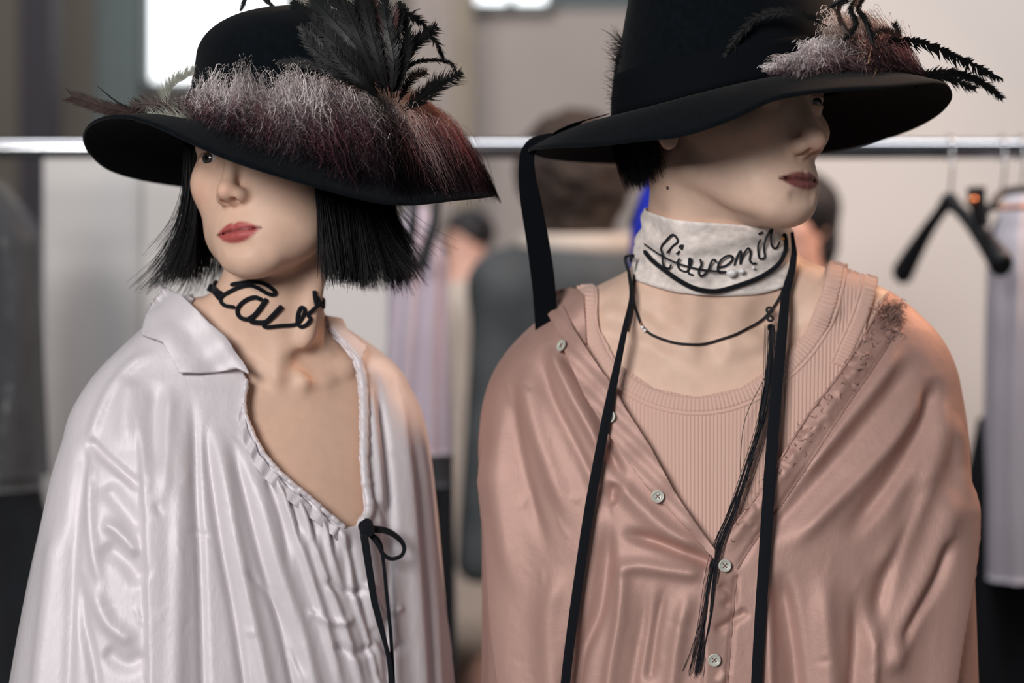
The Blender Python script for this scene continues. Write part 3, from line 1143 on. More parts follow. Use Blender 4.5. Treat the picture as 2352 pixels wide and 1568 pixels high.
def lamb_fur(name, hat, root, specs, palette, seed, curl=0.004, gap=None):
    """long curly strands: specs = (ph0, ph1, n, length, t0, t1, lift, white, flow)"""
    r = np.random.default_rng(seed)
    Cs, cols, r0s = [], [], []
    m = 20
    for (p0, p1, n, ln, t0, t1, lift, white, flow, v0, *pal) in specs:
        n = int(n * 2.6)
        ph = r.uniform(p0, p1, n)
        # locks: strands gather in bunches
        nl = max(6, int(n / 30))
        lock = r.integers(0, nl, n)
        lph = r.uniform(p0, p1, nl)
        ph = lph[lock] + r.normal(0, 2.0, n)
        lwhite = np.clip(r.normal(white, 0.22, nl), 0, 1)
        lt1 = r.uniform(-0.12, 0.12, nl)
        lphase = r.uniform(0, 6.28, nl)
        lamp = r.uniform(0.4, 2.0, nl)
        lh = r.uniform(0.45, 1.35, nl)[lock][:, None]
        lfreq = r.uniform(20, 40, nl)
        lflow = r.normal(0, 9, nl)
        u = np.linspace(0, 1, m)[None]
        ts = t0 + np.abs(r.normal(0, 0.16, (n, 1))) + r.uniform(-0.05, 0.12, nl)[lock][:, None]
        te = t1 + lt1[lock][:, None] - np.abs(r.normal(0, 0.22, (n, 1)))
        T = ts + (te - ts) * u ** 1.1
        PHI = ph[:, None] + (flow + lflow[lock])[:, None] * u
        h = lift * (0.55 + r.uniform(0, 0.6, (n, 1))) * np.sin(np.pi * np.clip(u * 0.9 + 0.12, 0, 1)) ** 0.8 + 0.003
        P = hat.brim(PHI.ravel(), T.ravel()).reshape(n, m, 3)
        # roots reach up the crown
        up = v0 * np.exp(-(u / 0.25) ** 2) * r.uniform(0.3, 1.0, (n, 1))
        P[..., 2] += h * lh + up * lh
        over = np.clip(T - 1.0, 0, 1)
        P[..., 2] -= over * 0.12 * ln
        fr = lfreq[lock][:, None]
        phs = lphase[lock][:, None] + r.normal(0, 0.7, (n, 1))
        amp = curl * (lamp[lock] * r.uniform(0.7, 1.4, n))[:, None] * u ** 0.6
        a = np.radians(PHI)
        tang = np.stack([-np.sin(a), np.cos(a), np.zeros_like(a)], -1)
        P = P + tang * (amp * np.sin(fr * u + phs))[..., None]
        P[..., 2] += amp * np.cos(fr * u + phs) * 0.8
        w = np.clip(lwhite[lock] + r.normal(0, 0.1, n), 0, 1)[:, None]
        s = u + r.normal(0, 0.06, (n, 1))
        light, mid, dark = (np.array(c[:3]) for c in (pal[0] if pal else palette))
        kinds = np.stack([mid, mid * 0.35 + np.array([0.16, 0.13, 0.14]), dark * 1.6 + 0.012, light * 0.5 + mid * 0.4])
        mid = kinds[r.choice(4, nl, p=[0.36, 0.30, 0.20, 0.14])][lock][:, None, :]
        g1 = np.clip((s - 0.10 - 0.40 * w) / 0.22, 0, 1)[..., None]
        g2 = np.clip((s - 0.38 - 0.42 * w) / 0.28, 0, 1)[..., None]
        c = light * (1 - g1) + mid * g1
        c = c * (1 - g2) + dark * g2
        c *= r.uniform(0.65, 1.25, (n, 1, 1)) * r.uniform(0.6, 1.25, nl)[lock][:, None, None]
        if gap:
            c *= (1 - 0.8 * np.exp(-((PHI - gap) / 6.5) ** 2) * (u > 0.12))[..., None]
        Cs.append(P)
        cols.append(c)
        r0s.append(np.full(n, 0.00021))
    C = np.concatenate(Cs)
    V, F, cc = strands(C, np.concatenate(r0s), 0.00014, np.concatenate(cols), flat=True)
    o = obj(name, V, F, M['fur'], root, attrs={'tint': cc})
    return tag(o, kind='stuff')


PINK = (srgb(240, 222, 214), srgb(208, 134, 134), srgb(44, 28, 34))
WHITE = (srgb(250, 242, 242), srgb(206, 168, 172), srgb(64, 44, 52))
PAL = (srgb(236, 226, 226), srgb(154, 98, 110), srgb(30, 23, 32))

# ---- the woman's hat
hat_w = Hat((-0.213, 1.628, 1.648), 0.096, 0.110, 25,
            [(0, 1.640), (90, 1.645), (180, 1.652), (225, 1.650), (270, 1.643), (320, 1.636)],
            [(0, 1.592), (45, 1.605), (90, 1.610), (135, 1.612), (165, 1.620), (185, 1.636), (205, 1.648), (225, 1.649), (240, 1.637), (262, 1.606), (285, 1.583), (305, 1.571), (330, 1.580)],
            [(0, 0.196), (45, 0.185), (90, 0.185), (135, 0.178), (180, 0.190), (225, 0.185), (270, 0.188), (315, 0.190)],
            0.118, (0.004, 0.0))
hat_w_root = empty('hat', tuple(hat_w.c))
tag(hat_w_root, "black felt hat with drooping fur-trimmed brim, worn by the person with bobbed hair", 'hat')
hat_w.build(hat_w_root)
lamb_fur('fur_trim', hat_w, hat_w_root, [
    # ph0, ph1, n, length, t0, t1, lift, white, flow, crown reach
    (236, 262, 420, 1.0, 0.10, 0.66, 0.016, 0.80, 6, 0.030),
    (254, 292, 1050, 1.0, 0.05, 0.80, 0.022, 0.70, 6, 0.034),
    (284, 322, 1250, 1.0, 0.05, 0.90, 0.028, 0.34, 5, 0.030),
    (318, 352, 1300, 1.0, 0.08, 0.94, 0.032, 0.62, 3, 0.022, PINK),
    (346, 370, 800, 1.0, 0.10, 0.98, 0.028, 0.56, -2, 0.016, PINK),
], PAL, 21, curl=0.0021, gap=313)

# ---- the man's hat
hat_m = Hat((0.208, 1.610, 1.678), 0.103, 0.124, -42,
            [(0, 1.694), (90, 1.690), (180, 1.660), (225, 1.659), (270, 1.678), (315, 1.696)],
            [(0, 1.672), (22, 1.660), (45, 1.650), (70, 1.645), (90, 1.642), (135, 1.635), (165, 1.632), (180, 1.632), (200, 1.628), (220, 1.624), (236, 1.624), (250, 1.626), (262, 1.637),
             (273, 1.653), (287, 1.661), (303, 1.667), (332, 1.681), (350, 1.676)],
            [(0, 0.200), (45, 0.190), (90, 0.185), (135, 0.180), (170, 0.186), (180, 0.192), (190, 0.188), (225, 0.178), (270, 0.192), (315, 0.196)],
            0.150, (-0.004, 0.0), dome=0.36, taper=0.86)
hat_m_root = empty('hat', tuple(hat_m.c))
tag(hat_m_root, "tall black felt hat with hanging ribbon, worn by the person in pink satin", 'hat')
hat_m.build(hat_m_root, 0.034)
lamb_fur('fur_trim', hat_m, hat_m_root, [
    (276, 292, 300, 1.0, 0.05, 0.42, 0.007, 0.75, 10, 0.008, WHITE),
    (290, 312, 900, 1.0, 0.05, 0.62, 0.014, 0.85, 6, 0.012, WHITE),
    (308, 340, 1500, 1.0, 0.02, 0.72, 0.024, 0.66, 4, 0.026, PINK),
], PAL, 22, curl=0.0019)
# ================================================================== CLOTHES
def garment(name, f, lo, hi, opening, top_py, relief, mat, parent, h=0.0022, seed=1, th=0.0011, back_amp=0.003, tint=None, gain=1.0):
    """cloth over envelope f: cut along the opening outline, folded by the relief, given thickness"""
    V, F = surface_nets(f, lo, hi, h, L=3)
    N = gradient(f, V)
    px, py = pxy(V)
    front = N[:, 1] < 0.12
    ins = in_poly(px, py, opening) & (front | (py < top_py))
    ins |= V[:, 2] < lo[2] + 0.012
    kill = ins[F].all(1)
    part = ins[F].any(1) & ~kill
    F = F[~kill]
    # border vertices slide onto the outline
    border = np.zeros(len(V), bool)
    border[np.unique(F[ins[F].any(1)].ravel())] = True
    border &= ins & (V[:, 2] > lo[2] + 0.014)
    bx, by, _ = nearest_on_poly(px[border], py[border], opening)
    Yb = V[border, 1]
    V[border] = np.stack([(bx - 1176) / FPX * Yb, Yb, CAMZ - (by - 784) / FPX * Yb], 1)
    V, F, used = compact(V, F)
    N = gradient(f, V)
    px, py = pxy(V)
    w = np.clip(0.35 - N[:, 1] * 1.4, 0, 1)
    H = relief.sample(px, py) / 1000 * gain
    # sides and back: long hanging folds
    ang = np.arctan2(N[:, 1], N[:, 0])
    bk = np.sin(ang * 11 + 2.0 * V[:, 2] * 6 + seed) * back_amp * np.clip((1.42 - V[:, 2]) / 0.15, 0, 1)
    V = V + N * (H * w + bk * (1 - w))[:, None]
    px, py = pxy(V)
    T = None if tint is None else {'tint': tint(px, py)}
    V, F, ids = rim_sheet(V, F, vertex_normals(V, F), 0.004)
    T = None if T is None else {'tint': np.vstack([T['tint'], T['tint'][ids]])}
    return obj(name, V, F, mat, parent, attrs=T)


def edge_tube(name, pts, f, off, r, mat, parent, lump=0.25, n=120, k=14, seed=0, flat=0.75, freq=1.0):
    """gathered cloth casing along an edge"""
    q = drape(spline(pts, n), f, off)
    s = np.linspace(0, 1, n)
    rr = np.random.default_rng(seed)
    R = np.ones(n) * r
    for fq in (9, 17, 31):
        R *= 1 + lump * 0.5 * np.sin(s * fq * freq * 2 * np.pi + rr.uniform(0, 6))
    side = np.gradient(q, axis=0)
    q = q + np.array([0, -1, 0]) * (np.sin(s * 13 * freq * 2 * np.pi) * r * lump)[:, None]
    R[0] *= 0.5
    R[-1] *= 0.5
    V, F = tube(q, R, k, R * flat)
    return obj(name, V, F, mat, parent, attrs={'tint': np.tile(SATIN, (len(V), 1))} if mat is M['pink_satin'] else None)


def cord(pts, f, r, off, n=60, k=8, taper=False):
    q = drape(spline(pts, n), f, off)
    R = np.full(n, r)
    if taper:
        R *= np.linspace(1, 0.6, n)
    R[0] *= 0.6
    R[-1] *= 0.6
    return tube(q, R, k)


# ------------------------------------------------------------------ white blouse
w_open = [(432, 640), (438, 702), (478, 748), (520, 792), (552, 836), (566, 872), (562, 905), (560, 935), (575, 985), (605, 1042), (645, 1088), (682, 1120), (716, 1148),
          (750, 1178), (790, 1212), (826, 1206), (846, 1168), (840, 1110), (834, 1050), (834, 960), (831, 880), (818, 822), (788, 784), (752, 752), (742, 640)]
rw = Relief(-160, 600, 1240, 1800)
F_ = rw.fold
# the front panel hangs over the sleeve
F_([(318, 930), (328, 1050), (336, 1200), (342, 1400), (346, 1760)], 75, 10, 7, (0.25, 0))
# long drapes of the front panel
F_([(440, 890), (448, 1000), (452, 1150), (462, 1330), (474, 1760)], 9, -6, 12, (0.2, 0))
F_([(412, 930), (415, 1100), (412, 1350), (400, 1760)], 22, 4.5, 22, (0.2, 0))
F_([(470, 960), (488, 1100), (512, 1260), (545, 1440), (590, 1760)], 8, -7, 12, (0.15, 0))
F_([(495, 960), (520, 1120), (560, 1330), (610, 1560), (650, 1760)], 18, 6, 16, (0.2, 0))
F_([(528, 1000), (560, 1110), (600, 1270), (650, 1450), (720, 1760)], 8, -7, 13, (0.15, 0))
F_([(560, 1040), (600, 1150), (640, 1300), (700, 1480), (760, 1760)], 18, 5, 14, (0.2, 0))
F_([(585, 1020), (622, 1110), (655, 1220), (668, 1330)], 9, -5, 9, (0.1, 0.4))
F_([(612, 1060), (650, 1140), (690, 1260), (740, 1420), (800, 1640)], 13, 6, 9, (0.1, 0.3))
F_([(640, 1090), (672, 1160), (695, 1270)], 7, -6, 7, (0.1, 0.4))
F_([(665, 1110), (700, 1190), (735, 1300), (790, 1450), (850, 1650)], 13, 6, 8, (0.1, 0.3))
F_([(690, 1130), (715, 1190), (728, 1270)], 7, -6, 7, (0.1, 0.4))
F_([(712, 1148), (745, 1210), (765, 1300), (800, 1400)], 11, 5, 8, (0.1, 0.4))
F_([(742, 1175), (762, 1225), (770, 1290)], 7, -5, 7, (0.1, 0.4))
F_([(768, 1195), (800, 1280), (812, 1370), (850, 1480), (880, 1620)], 14, 6, 6, (0.1, 0.2))
F_([(800, 1225), (820, 1330), (848, 1450), (880, 1580)], 10, -6, 16, (0.1, 0.1))
# diagonal crumples low on the front
F_([(560, 1300), (640, 1400), (700, 1560)], 9, -4, 9)
F_([(740, 1330), (790, 1360), (850, 1350)], 8, -4, 8)
F_([(700, 1400), (760, 1430), (820, 1420)], 8, 3.5, 8)
F_([(760, 1480), (820, 1500), (870, 1480)], 9, -4, 9)
F_([(840, 1330), (880, 1400), (930, 1390)], 10, 5, 12)
F_([(850, 1440), (900, 1500), (930, 1470)], 10, -4, 10)
# the panel on the right of the opening
F_([(862, 830), (880, 950), (895, 1080), (905, 1250), (895, 1420), (905, 1760)], 8, -6, 14, (0.15, 0))
F_([(850, 880), (862, 1000), (872, 1120), (880, 1220)], 12, 4, 9, (0.2, 0.3))
F_([(905, 860), (930, 1000), (945, 1180), (960, 1400), (980, 1760)], 16, 6, 22, (0.2, 0))
F_([(925, 930), (955, 1090), (970, 1260), (985, 1420), (1005, 1760)], 7, -5, 10, (0.2, 0))
F_([(948, 920), (975, 1100), (998, 1350), (1020, 1760)], 10, 4, 10, (0.2, 0))
F_([(860, 1150), (890, 1200), (880, 1300)], 9, -4, 9)
# shoulder and sleeve
F_([(362, 800), (300, 842), (250, 905), (215, 990), (200, 1030)], 10, 3.5, 14, (0.2, 0.2))
F_([(200, 1005), (238, 1045), (285, 1085), (330, 1125)], 9, -6, 12, (0.1, 0.15))
F_([(196, 1000), (180, 1130), (168, 1260), (160, 1420), (150, 1640)], 14, -5, 14, (0.1, 0.1))
F_([(215, 1040), (208, 1150), (215, 1260), (240, 1380)], 14, 5, 12, (0.2, 0.3))
F_([(235, 1110), (280, 1165), (325, 1225)], 24, -5, 20, (0.2, 0.2))
F_([(232, 1250), (285, 1285), (330, 1345)], 26, -6, 20, (0.2, 0.2))
F_([(230, 1200), (270, 1220), (320, 1280)], 16, 6, 14, (0.2, 0.2))
F_([(210, 1330), (250, 1430), (320, 1480)], 18, 6, 18, (0.3, 0.2))
F_([(235, 1490), (290, 1525), (340, 1500)], 20, -5, 20, (0.2, 0.2))
F_([(140, 1180), (118, 1330), (100, 1500), (80, 1700)], 22, 6, 22, (0.2, 0))
F_([(186, 1300), (190, 1420), (215, 1540), (230, 1700)], 12, -5, 12, (0.2, 0))
F_([(360, 870), (352, 980), (360, 1100)], 20, -4, 20, (0.2, 0.3))
F_([(300, 860), (290, 960), (300, 1040)], 26, 4, 26, (0.2, 0.3))
F_([(390, 880), (384, 1000), (378, 1180)], 18, 4, 14, (0.2, 0.3))
rr_ = np.random.default_rng(3)
for _ in range(46):           # fine creases in the silk
    x, y = rr_.uniform(140, 960), rr_.uniform(900, 1560)
    a = rr_.normal(1.25, 0.5)
    l = rr_.uniform(30, 90)
    F_([(x, y), (x + l * 0.5 * math.cos(a) + rr_.normal(0, 6), y + l * 0.5 * math.sin(a)), (x + l * math.cos(a), y + l * math.sin(a))], rr_.uniform(4, 8), rr_.normal(0, 0.8), None, (0.3, 0.3))
blouse = garment('blouse', wl, (-0.60, 1.36, 1.06), (0.06, 1.90, 1.52), w_open, 752, rw, M['white_silk'], person_w, seed=2)
tag(blouse, 'loose white silk blouse with a gathered drawstring neckline')
patch('collar', [(388, 682), (428, 698), (474, 748), (517, 790), (552, 836), (569, 874), (540, 856), (491, 859), (450, 864), (412, 864), (396, 826), (379, 796), (349, 784), (329, 775), (345, 741), (367, 705)],
      wl, M['white_silk'], blouse, step=5, off=lambda x, y: 0.008 + 0.006 * np.exp(-((x - (430 + (y - 700) * 0.78)) / 40) ** 2),
      height=lambda x, y: 0.0014 * np.sin((x * 0.8 - y * 0.5) / 17) + 0.001 * np.sin((x + 1.4 * y) / 23), th=0.0025)
patch('collar', [(738, 738), (776, 746), (792, 774), (832, 806), (820, 836), (790, 800), (752, 762)], wl, M['white_silk'], blouse, step=5, off=0.008, th=0.0025)
edge_tube('drawstring_casing', [(566, 872), (560, 935), (575, 985), (605, 1042), (645, 1088), (682, 1120), (716, 1148), (750, 1178), (792, 1212)], wl, 0.001, 0.0032, M['white_silk'], blouse, 0.15, 150, seed=4)
edge_tube('drawstring_casing', [(826, 1212), (846, 1168), (838, 1110), (834, 1050), (835, 960), (832, 880), (818, 822), (788, 784), (752, 752)], wl, 0.002, 0.0048, M['white_silk'], blouse, 0.11, 150, seed=5, freq=0.7)
patch('front_frill', [(556, 925), (566, 985), (598, 1050), (640, 1100), (680, 1136), (735, 1180), (790, 1226), (772, 1240), (700, 1180), (640, 1136), (588, 1076), (556, 1010), (545, 960)],
      wl, M['white_silk'], blouse, step=4, off=0.0028, height=lambda x, y: 0.0020 * np.sin((x + 0.8 * y) / 10.5 + 2.2 * np.sin(x / 31)) + 0.0006 * np.sin((x + 0.8 * y) / 5.3), th=0.002)

# drawstring bow
bowp = []
bowp.append(ribbon(drape(spline([(818, 1222), (828, 1290), (840, 1370), (846, 1398), (864, 1470), (876, 1530), (882, 1640)], 60), wl, 0.013), np.interp(np.linspace(0, 1, 60), [0, .3, .5, .62, .8, 1], [.0075, .0066, .006, .0042, .005, .0062]), 0.0012, (0, -1, 0)))
bowp.append(ribbon(drape(spline([(836, 1226), (856, 1245), (864, 1290), (870, 1350), (876, 1410), (882, 1480), (890, 1640)], 60), wl, 0.011), np.full(60, .0034), 0.0012, (0, -1, 0)))
loop = drape(spline([(826, 1216), (862, 1220), (888, 1238), (898, 1258), (892, 1276), (872, 1283), (856, 1272), (848, 1252), (834, 1228)], 70), wl, 0.012 + 0.006 * np.sin(np.linspace(0, np.pi, 70)))
bowp.append(ribbon(loop, np.interp(np.linspace(0, 1, 70), [0, .2, .5, .8, 1], [.007, .006, .0036, .004, .0045]), 0.0012, (0.2, -1, 0.1)))
kn = drape([(822, 1215)], wl, 0.015)[0]
th_, ph_ = np.meshgrid(np.linspace(0, np.pi, 13), np.linspace(0, 2 * np.pi, 18, endpoint=False), indexing='ij')
kv = np.stack([np.sin(th_) * np.cos(ph_) * 0.0075, np.sin(th_) * np.sin(ph_) * 0.005, np.cos(th_) * 0.0085], -1).reshape(-1, 3)
kv = kv * (1 + 0.12 * np.sin(3 * ph_ + 4 * th_)).reshape(-1, 1) + kn
i_, j_ = np.meshgrid(np.arange(12), np.arange(18), indexing='ij')
kf = np.stack([i_ * 18 + j_, (i_ + 1) * 18 + j_, (i_ + 1) * 18 + (j_ + 1) % 18, i_ * 18 + (j_ + 1) % 18], -1).reshape(-1, 4).tolist()
bowp.append((kv, kf))
bV, bF = join(bowp)
tag(obj('drawstring_bow', bV, bF, M['velvet'], blouse), 'black tape bow with two long tails')

# ------------------------------------------------------------------ ribbed tank top
RIB = 8.8


def rib(x, d=0.0017):
    return d * np.sqrt(np.abs(np.cos(np.pi * x / RIB)))


tank_poly = [(1285, 712), (1330, 682), (1374, 666), (1380, 760), (1417, 835), (1500, 893), (1600, 915), (1700, 893), (1790, 833), (1850, 762), (1888, 670), (1902, 608), (2012, 652), (1988, 735), (1975, 800),
             (1910, 960), (1800, 1110), (1660, 1300), (1540, 1200), (1400, 1010), (1300, 860), (1268, 760)]


tank = patch('tank_top', tank_poly, m_trunk, M['pink_rib'], person_m, step=1.76, stepy=7.0, off=0.0028, height=lambda x, y: rib(x + (y - 900) * 0.02 * (x - 1600) / 300), th=0.0015)
tag(tank, 'ribbed pale pink cotton tank top')


def rib_band(name, inner, width, f, off, parent, mat, sign=1, step=1.75, hem=0.8):
    L = np.linalg.norm(np.diff(np.array(inner, float), axis=0), axis=1).sum()
    n = int(L / step)
    q = spline(inner, n)
    t = np.gradient(q, axis=0)
    t /= np.linalg.norm(t, axis=1, keepdims=True)
    nn = np.stack([-t[:, 1], t[:, 0]], 1) * sign
    w = np.array([-0.02, 0.03, 0.12, 0.3, 0.5, 0.68, 0.76, 0.80, 0.84, 0.92, 0.98, 1.0])
    Q = (q[:, None] + nn[:, None] * (w[None, :, None] * width)).reshape(-1, 2)
    s = np.repeat(np.arange(n) * step, len(w))
    ww = np.tile(w, n)
    hgt = off + rib(s, 0.0016) * (ww > 0.05) * (ww < 0.78) + 0.0008 * np.exp(-((ww - 0.9) / 0.06) ** 2) - 0.0010 * np.exp(-((ww - 0.8) / 0.03) ** 2)
    hgt = hgt - 0.002 * (ww < 0) - 0.0015 * (ww > 0.99)
    P = drape(Q, f)
    N = gradient(f, P)
    P = P + N * hgt[:, None]
    k = len(w)
    i, j = np.meshgrid(np.arange(n - 1), np.arange(k - 1), indexing='ij')
    F = np.stack([i * k + j, i * k + j + 1, (i + 1) * k + j + 1, (i + 1) * k + j], -1).reshape(-1, 4)
    if sign > 0:
        F = F[:, ::-1]
    V2, F2 = solid_sheet(P, F, N, 0.0015)
    return obj(name, V2, F2, mat, parent)


rib_band('neck_band', [(1372, 664), (1378, 760), (1415, 835), (1500, 893), (1600, 913), (1700, 893), (1792, 833), (1852, 762), (1888, 670), (1902, 608)], 44, m_trunk, 0.0046, tank, M['pink_rib'])
rib_band('armhole_band', [(2014, 650), (1990, 730), (1962, 800), (1940, 850)], 40, m_trunk, 0.0046, tank, M['pink_rib'])

# ------------------------------------------------------------------ dusty pink satin shirt
m_open = [(1255, 520), (1262, 708), (1290, 760), (1322, 822), (1362, 892), (1410, 960), (1462, 1040), (1522, 1132), (1580, 1200), (1638, 1266), (1700, 1190), (1762, 1104), (1850, 962), (1920, 870), (1972, 792), (2010, 730), (2044, 664), (2060, 520)]
rm = Relief(960, 600, 2360, 1800)
F_ = rm.fold
# left front: long soft folds from the shoulder
F_([(1290, 800), (1340, 880), (1385, 970), (1400, 1040), (1440, 1110)], 12, -7, 16, (0.1, 0.2))
F_([(1262, 790), (1310, 900), (1365, 1000), (1410, 1090)], 16, 5, 14, (0.15, 0.3))
F_([(1235, 790), (1262, 900), (1320, 1020), (1370, 1120), (1420, 1230)], 12, -4, 18, (0.2, 0.3))
F_([(1200, 830), (1225, 960), (1270, 1090), (1320, 1220)], 22, 5, 22, (0.2, 0.3))
F_([(1170, 880), (1185, 1000), (1220, 1150), (1265, 1290)], 14, -4, 18, (0.2, 0.3))
F_([(1145, 920), (1150, 1050), (1170, 1200), (1200, 1400)], 20, 4, 20, (0.2, 0.3))
# sleeve edge on the left
F_([(1108, 990), (1122, 1120), (1136, 1260), (1146, 1420), (1168, 1620)], 60, 11, 5, (0.2, 0))
# pull lines to the lowest closed button
F_([(1640, 1296), (1570, 1268), (1500, 1242), (1420, 1222)], 14, -9, 14, (0.05, 0.3))
F_([(1620, 1262), (1540, 1222), (1460, 1150), (1410, 1090)], 22, 5, 18, (0.2, 0.2))
F_([(1620, 1320), (1540, 1310), (1460, 1300), (1390, 1320)], 16, 5, 18, (0.15, 0.3))
F_([(1412, 1105), (1404, 1140), (1415, 1160)], 14, -7, 14, (0.3, 0.3))
F_([(1395, 1180), (1392, 1280), (1376, 1400), (1330, 1520), (1310, 1700)], 16, -8, 26, (0.2, 0))
F_([(1430, 1250), (1425, 1400), (1400, 1560), (1390, 1760)], 18, 6, 14, (0.2, 0))
F_([(1480, 1310), (1475, 1430), (1450, 1580), (1440, 1760)], 14, -4, 18, (0.3, 0))
F_([(1590, 1340), (1560, 1450), (1540, 1600)], 18, 5, 18, (0.3, 0))
F_([(1290, 1290), (1262, 1420), (1270, 1600)], 24, 5, 30, (0.3, 0))
F_([(1530, 1330), (1510, 1430), (1490, 1570)], 12, -4, 12, (0.3, 0.1))
# button band below the V
F_([(1628, 1300), (1622, 1400), (1612, 1700)], 30, 4, 3, (0.03, 0))
F_([(1692, 1310), (1684, 1420), (1668, 1600), (1660, 1760)], 4, -3, 4, (0.05, 0))
F_([(1650, 1340), (1680, 1370), (1660, 1400)], 10, -3, 10)
F_([(1640, 1450), (1675, 1430), (1720, 1400)], 9, -4, 9)
F_([(1650, 1570), (1670, 1540)], 9, 3, 9)
# right front: raw band edge and diagonal folds
F_([(2070, 745), (2010, 840), (1950, 925), (1880, 1030), (1800, 1150), (1735, 1240), (1690, 1310)], 4.5, -3.0, 4.5, (0.05, 0.05))
F_([(2010, 780), (1935, 890), (1860, 1000), (1780, 1110), (1700, 1215), (1660, 1270)], 15, 3.5, 15, (0.1, 0.1))
F_([(2120, 800), (2050, 900), (1960, 1010), (1870, 1110), (1780, 1210), (1720, 1280)], 22, -6, 26, (0.2, 0.2))
F_([(2080, 790), (2000, 900), (1920, 1000), (1830, 1110)], 18, 5, 18, (0.2, 0.2))
F_([(2140, 850), (2080, 970), (1990, 1080), (1890, 1180), (1800, 1270)], 20, 6, 20, (0.2, 0.2))
F_([(2152, 860), (2130, 960), (2080, 1060), (2000, 1170), (1930, 1250)], 18, -9, 28, (0.15, 0.25))
F_([(2170, 900), (2160, 1010), (2120, 1120), (2060, 1240), (2000, 1340)], 26, 6, 20, (0.2, 0.2))
F_([(2130, 1080), (2090, 1180), (2040, 1320), (2010, 1450)], 16, -7, 24, (0.2, 0.2))
F_([(2190, 1100), (2150, 1250), (2090, 1400), (2040, 1560)], 24, 7, 24, (0.2, 0.1))
F_([(2180, 1225), (2150, 1330), (2100, 1420), (2060, 1500)], 10, -8, 18, (0.2, 0.2))
F_([(1790, 1300), (1810, 1400), (1830, 1540), (1840, 1700)], 16, -9, 34, (0.2, 0))
F_([(1752, 1310), (1765, 1420), (1768, 1560), (1775, 1760)], 14, 6, 14, (0.2, 0))
F_([(1900, 1280), (1895, 1400), (1905, 1560), (1910, 1760)], 26, 6, 26, (0.3, 0))
F_([(1960, 1330), (1970, 1450), (1960, 1600), (1955, 1760)], 18, -7, 18, (0.3, 0))
F_([(2010, 1420), (2005, 1540), (2000, 1700)], 14, 5, 14, (0.3, 0))
# sleeve edge on the right
F_([(2216, 1060), (2226, 1180), (2214, 1330), (2190, 1480), (2165, 1660)], 5, 11, 50, (0.2, 0))
F_([(2190, 940), (2204, 1050), (2200, 1160)], 16, 4, 16, (0.3, 0.3))
for _ in range(60):           # washed-in creases
    x, y = rr_.uniform(1140, 2200), rr_.uniform(830, 1560)
    a = rr_.normal(1.1 if x < 1640 else 2.2, 0.5)
    l = rr_.uniform(25, 80)
    F_([(x, y), (x + l * 0.5 * math.cos(a) + rr_.normal(0, 6), y + l * 0.5 * math.sin(a)), (x + l * math.cos(a), y + l * math.sin(a))], rr_.uniform(4, 9), rr_.normal(0, 0.35), None, (0.3, 0.3))
for _ in range(46):           # gathered fray on the shoulder and down the raw band
    t = rr_.uniform(0, 1) ** 1.5
    x, y = 2052 - t * 370 + rr_.normal(0, 14), 712 + t * 520 + rr_.normal(0, 14)
    a = rr_.uniform(0, 3.14)
    F_([(x, y), (x + 9 * math.cos(a), y + 9 * math.sin(a)), (x + 20 * math.cos(a + 0.5), y + 20 * math.sin(a + 0.5))], 4.0, rr_.choice([-1, 1]) * rr_.uniform(1.2, 2.6) * (1.3 if t < 0.12 else 0.8), None, (0.3, 0.3))


def m_env(P):
    # the shirt lies close on the shoulders, away from the body below
    return ml(P, np.clip((zm(640) - P[:, 2]) / (zm(640) - zm(760)), 0, 1).astype(P.dtype) * 0.002)


SATIN = np.array(srgb(191, 155, 145)[:3])


def stains(px, py):
    """washed satin with brownish wear where it is frayed on the shoulder and down the button band"""
    C = np.tile(SATIN, (len(px), 1))
    w = 0.75 * np.exp(-(((px - 2042) / 34) ** 2 + ((py - 722) / 40) ** 2))
    w = w + 0.4 * np.exp(-((px - 1672) / 24) ** 2) * np.clip((py - 1290) / 40, 0, 1) * np.clip((1500 - py) / 120, 0, 1) * (0.6 + 0.4 * np.sin(py / 17) * np.sin(px / 13))
    t = np.clip((2050 - px) / 400, 0, 1)
    w = w + 0.25 * np.exp(-((py - (700 + t * 560)) / 34) ** 2) * (px > 1660) * (px < 2060) * (0.5 + 0.5 * np.sin(px / 19))
    w = np.clip(w, 0, 0.85)[:, None]
    return C * (1 - w) + np.array(srgb(120, 78, 66)[:3]) * w


plain = lambda V0: {'tint': np.tile(SATIN, (2 * len(V0), 1))}
shirt = garment('satin_shirt', m_env, (-0.08, 1.36, 1.06), (0.52, 1.90, 1.56), m_open, 735, rm, M['pink_satin'], person_m, seed=5, tint=stains, gain=1.12)
tag(shirt, 'dusty pink satin shirt worn open in a deep V')
out = [(1252, 706), (1284, 766), (1312, 838), (1345, 909), (1383, 973), (1434, 1048), (1494, 1128), (1557, 1191), (1640, 1284)]
inn = [(1642, 1262), (1600, 1204), (1549, 1128), (1495, 1027), (1440, 943), (1410, 888), (1381, 850), (1347, 800), (1322, 760), (1300, 712), (1276, 700)]
patch('button_placket', out + inn, m_env, M['pink_satin'], shirt, step=4.5,
      off=lambda x, y: 0.0062 + 0 * x, height=lambda x, y: 0.0013 * np.sin((y + 0.6 * x) / 21) + 0.0008 * np.sin((y - x) / 9), th=0.003, attrs=plain)
patch('collar', [(1254, 708), (1276, 690), (1330, 676), (1350, 690), (1352, 742), (1352, 800), (1330, 776), (1306, 742), (1290, 722)], m_trunk, M['pink_satin'], shirt, step=5, off=0.009, height=lambda x, y: 0.001 * np.sin((y + x) / 13), th=0.003, attrs=plain)
edge_tube('raw_edge', [(2040, 672), (1972, 792), (1920, 870), (1850, 962), (1762, 1104), (1700, 1190), (1640, 1266)], m_env, 0.0005, 0.0016, M['pink_satin'], shirt, 0.25, 180, 8, seed=8, freq=1.3)


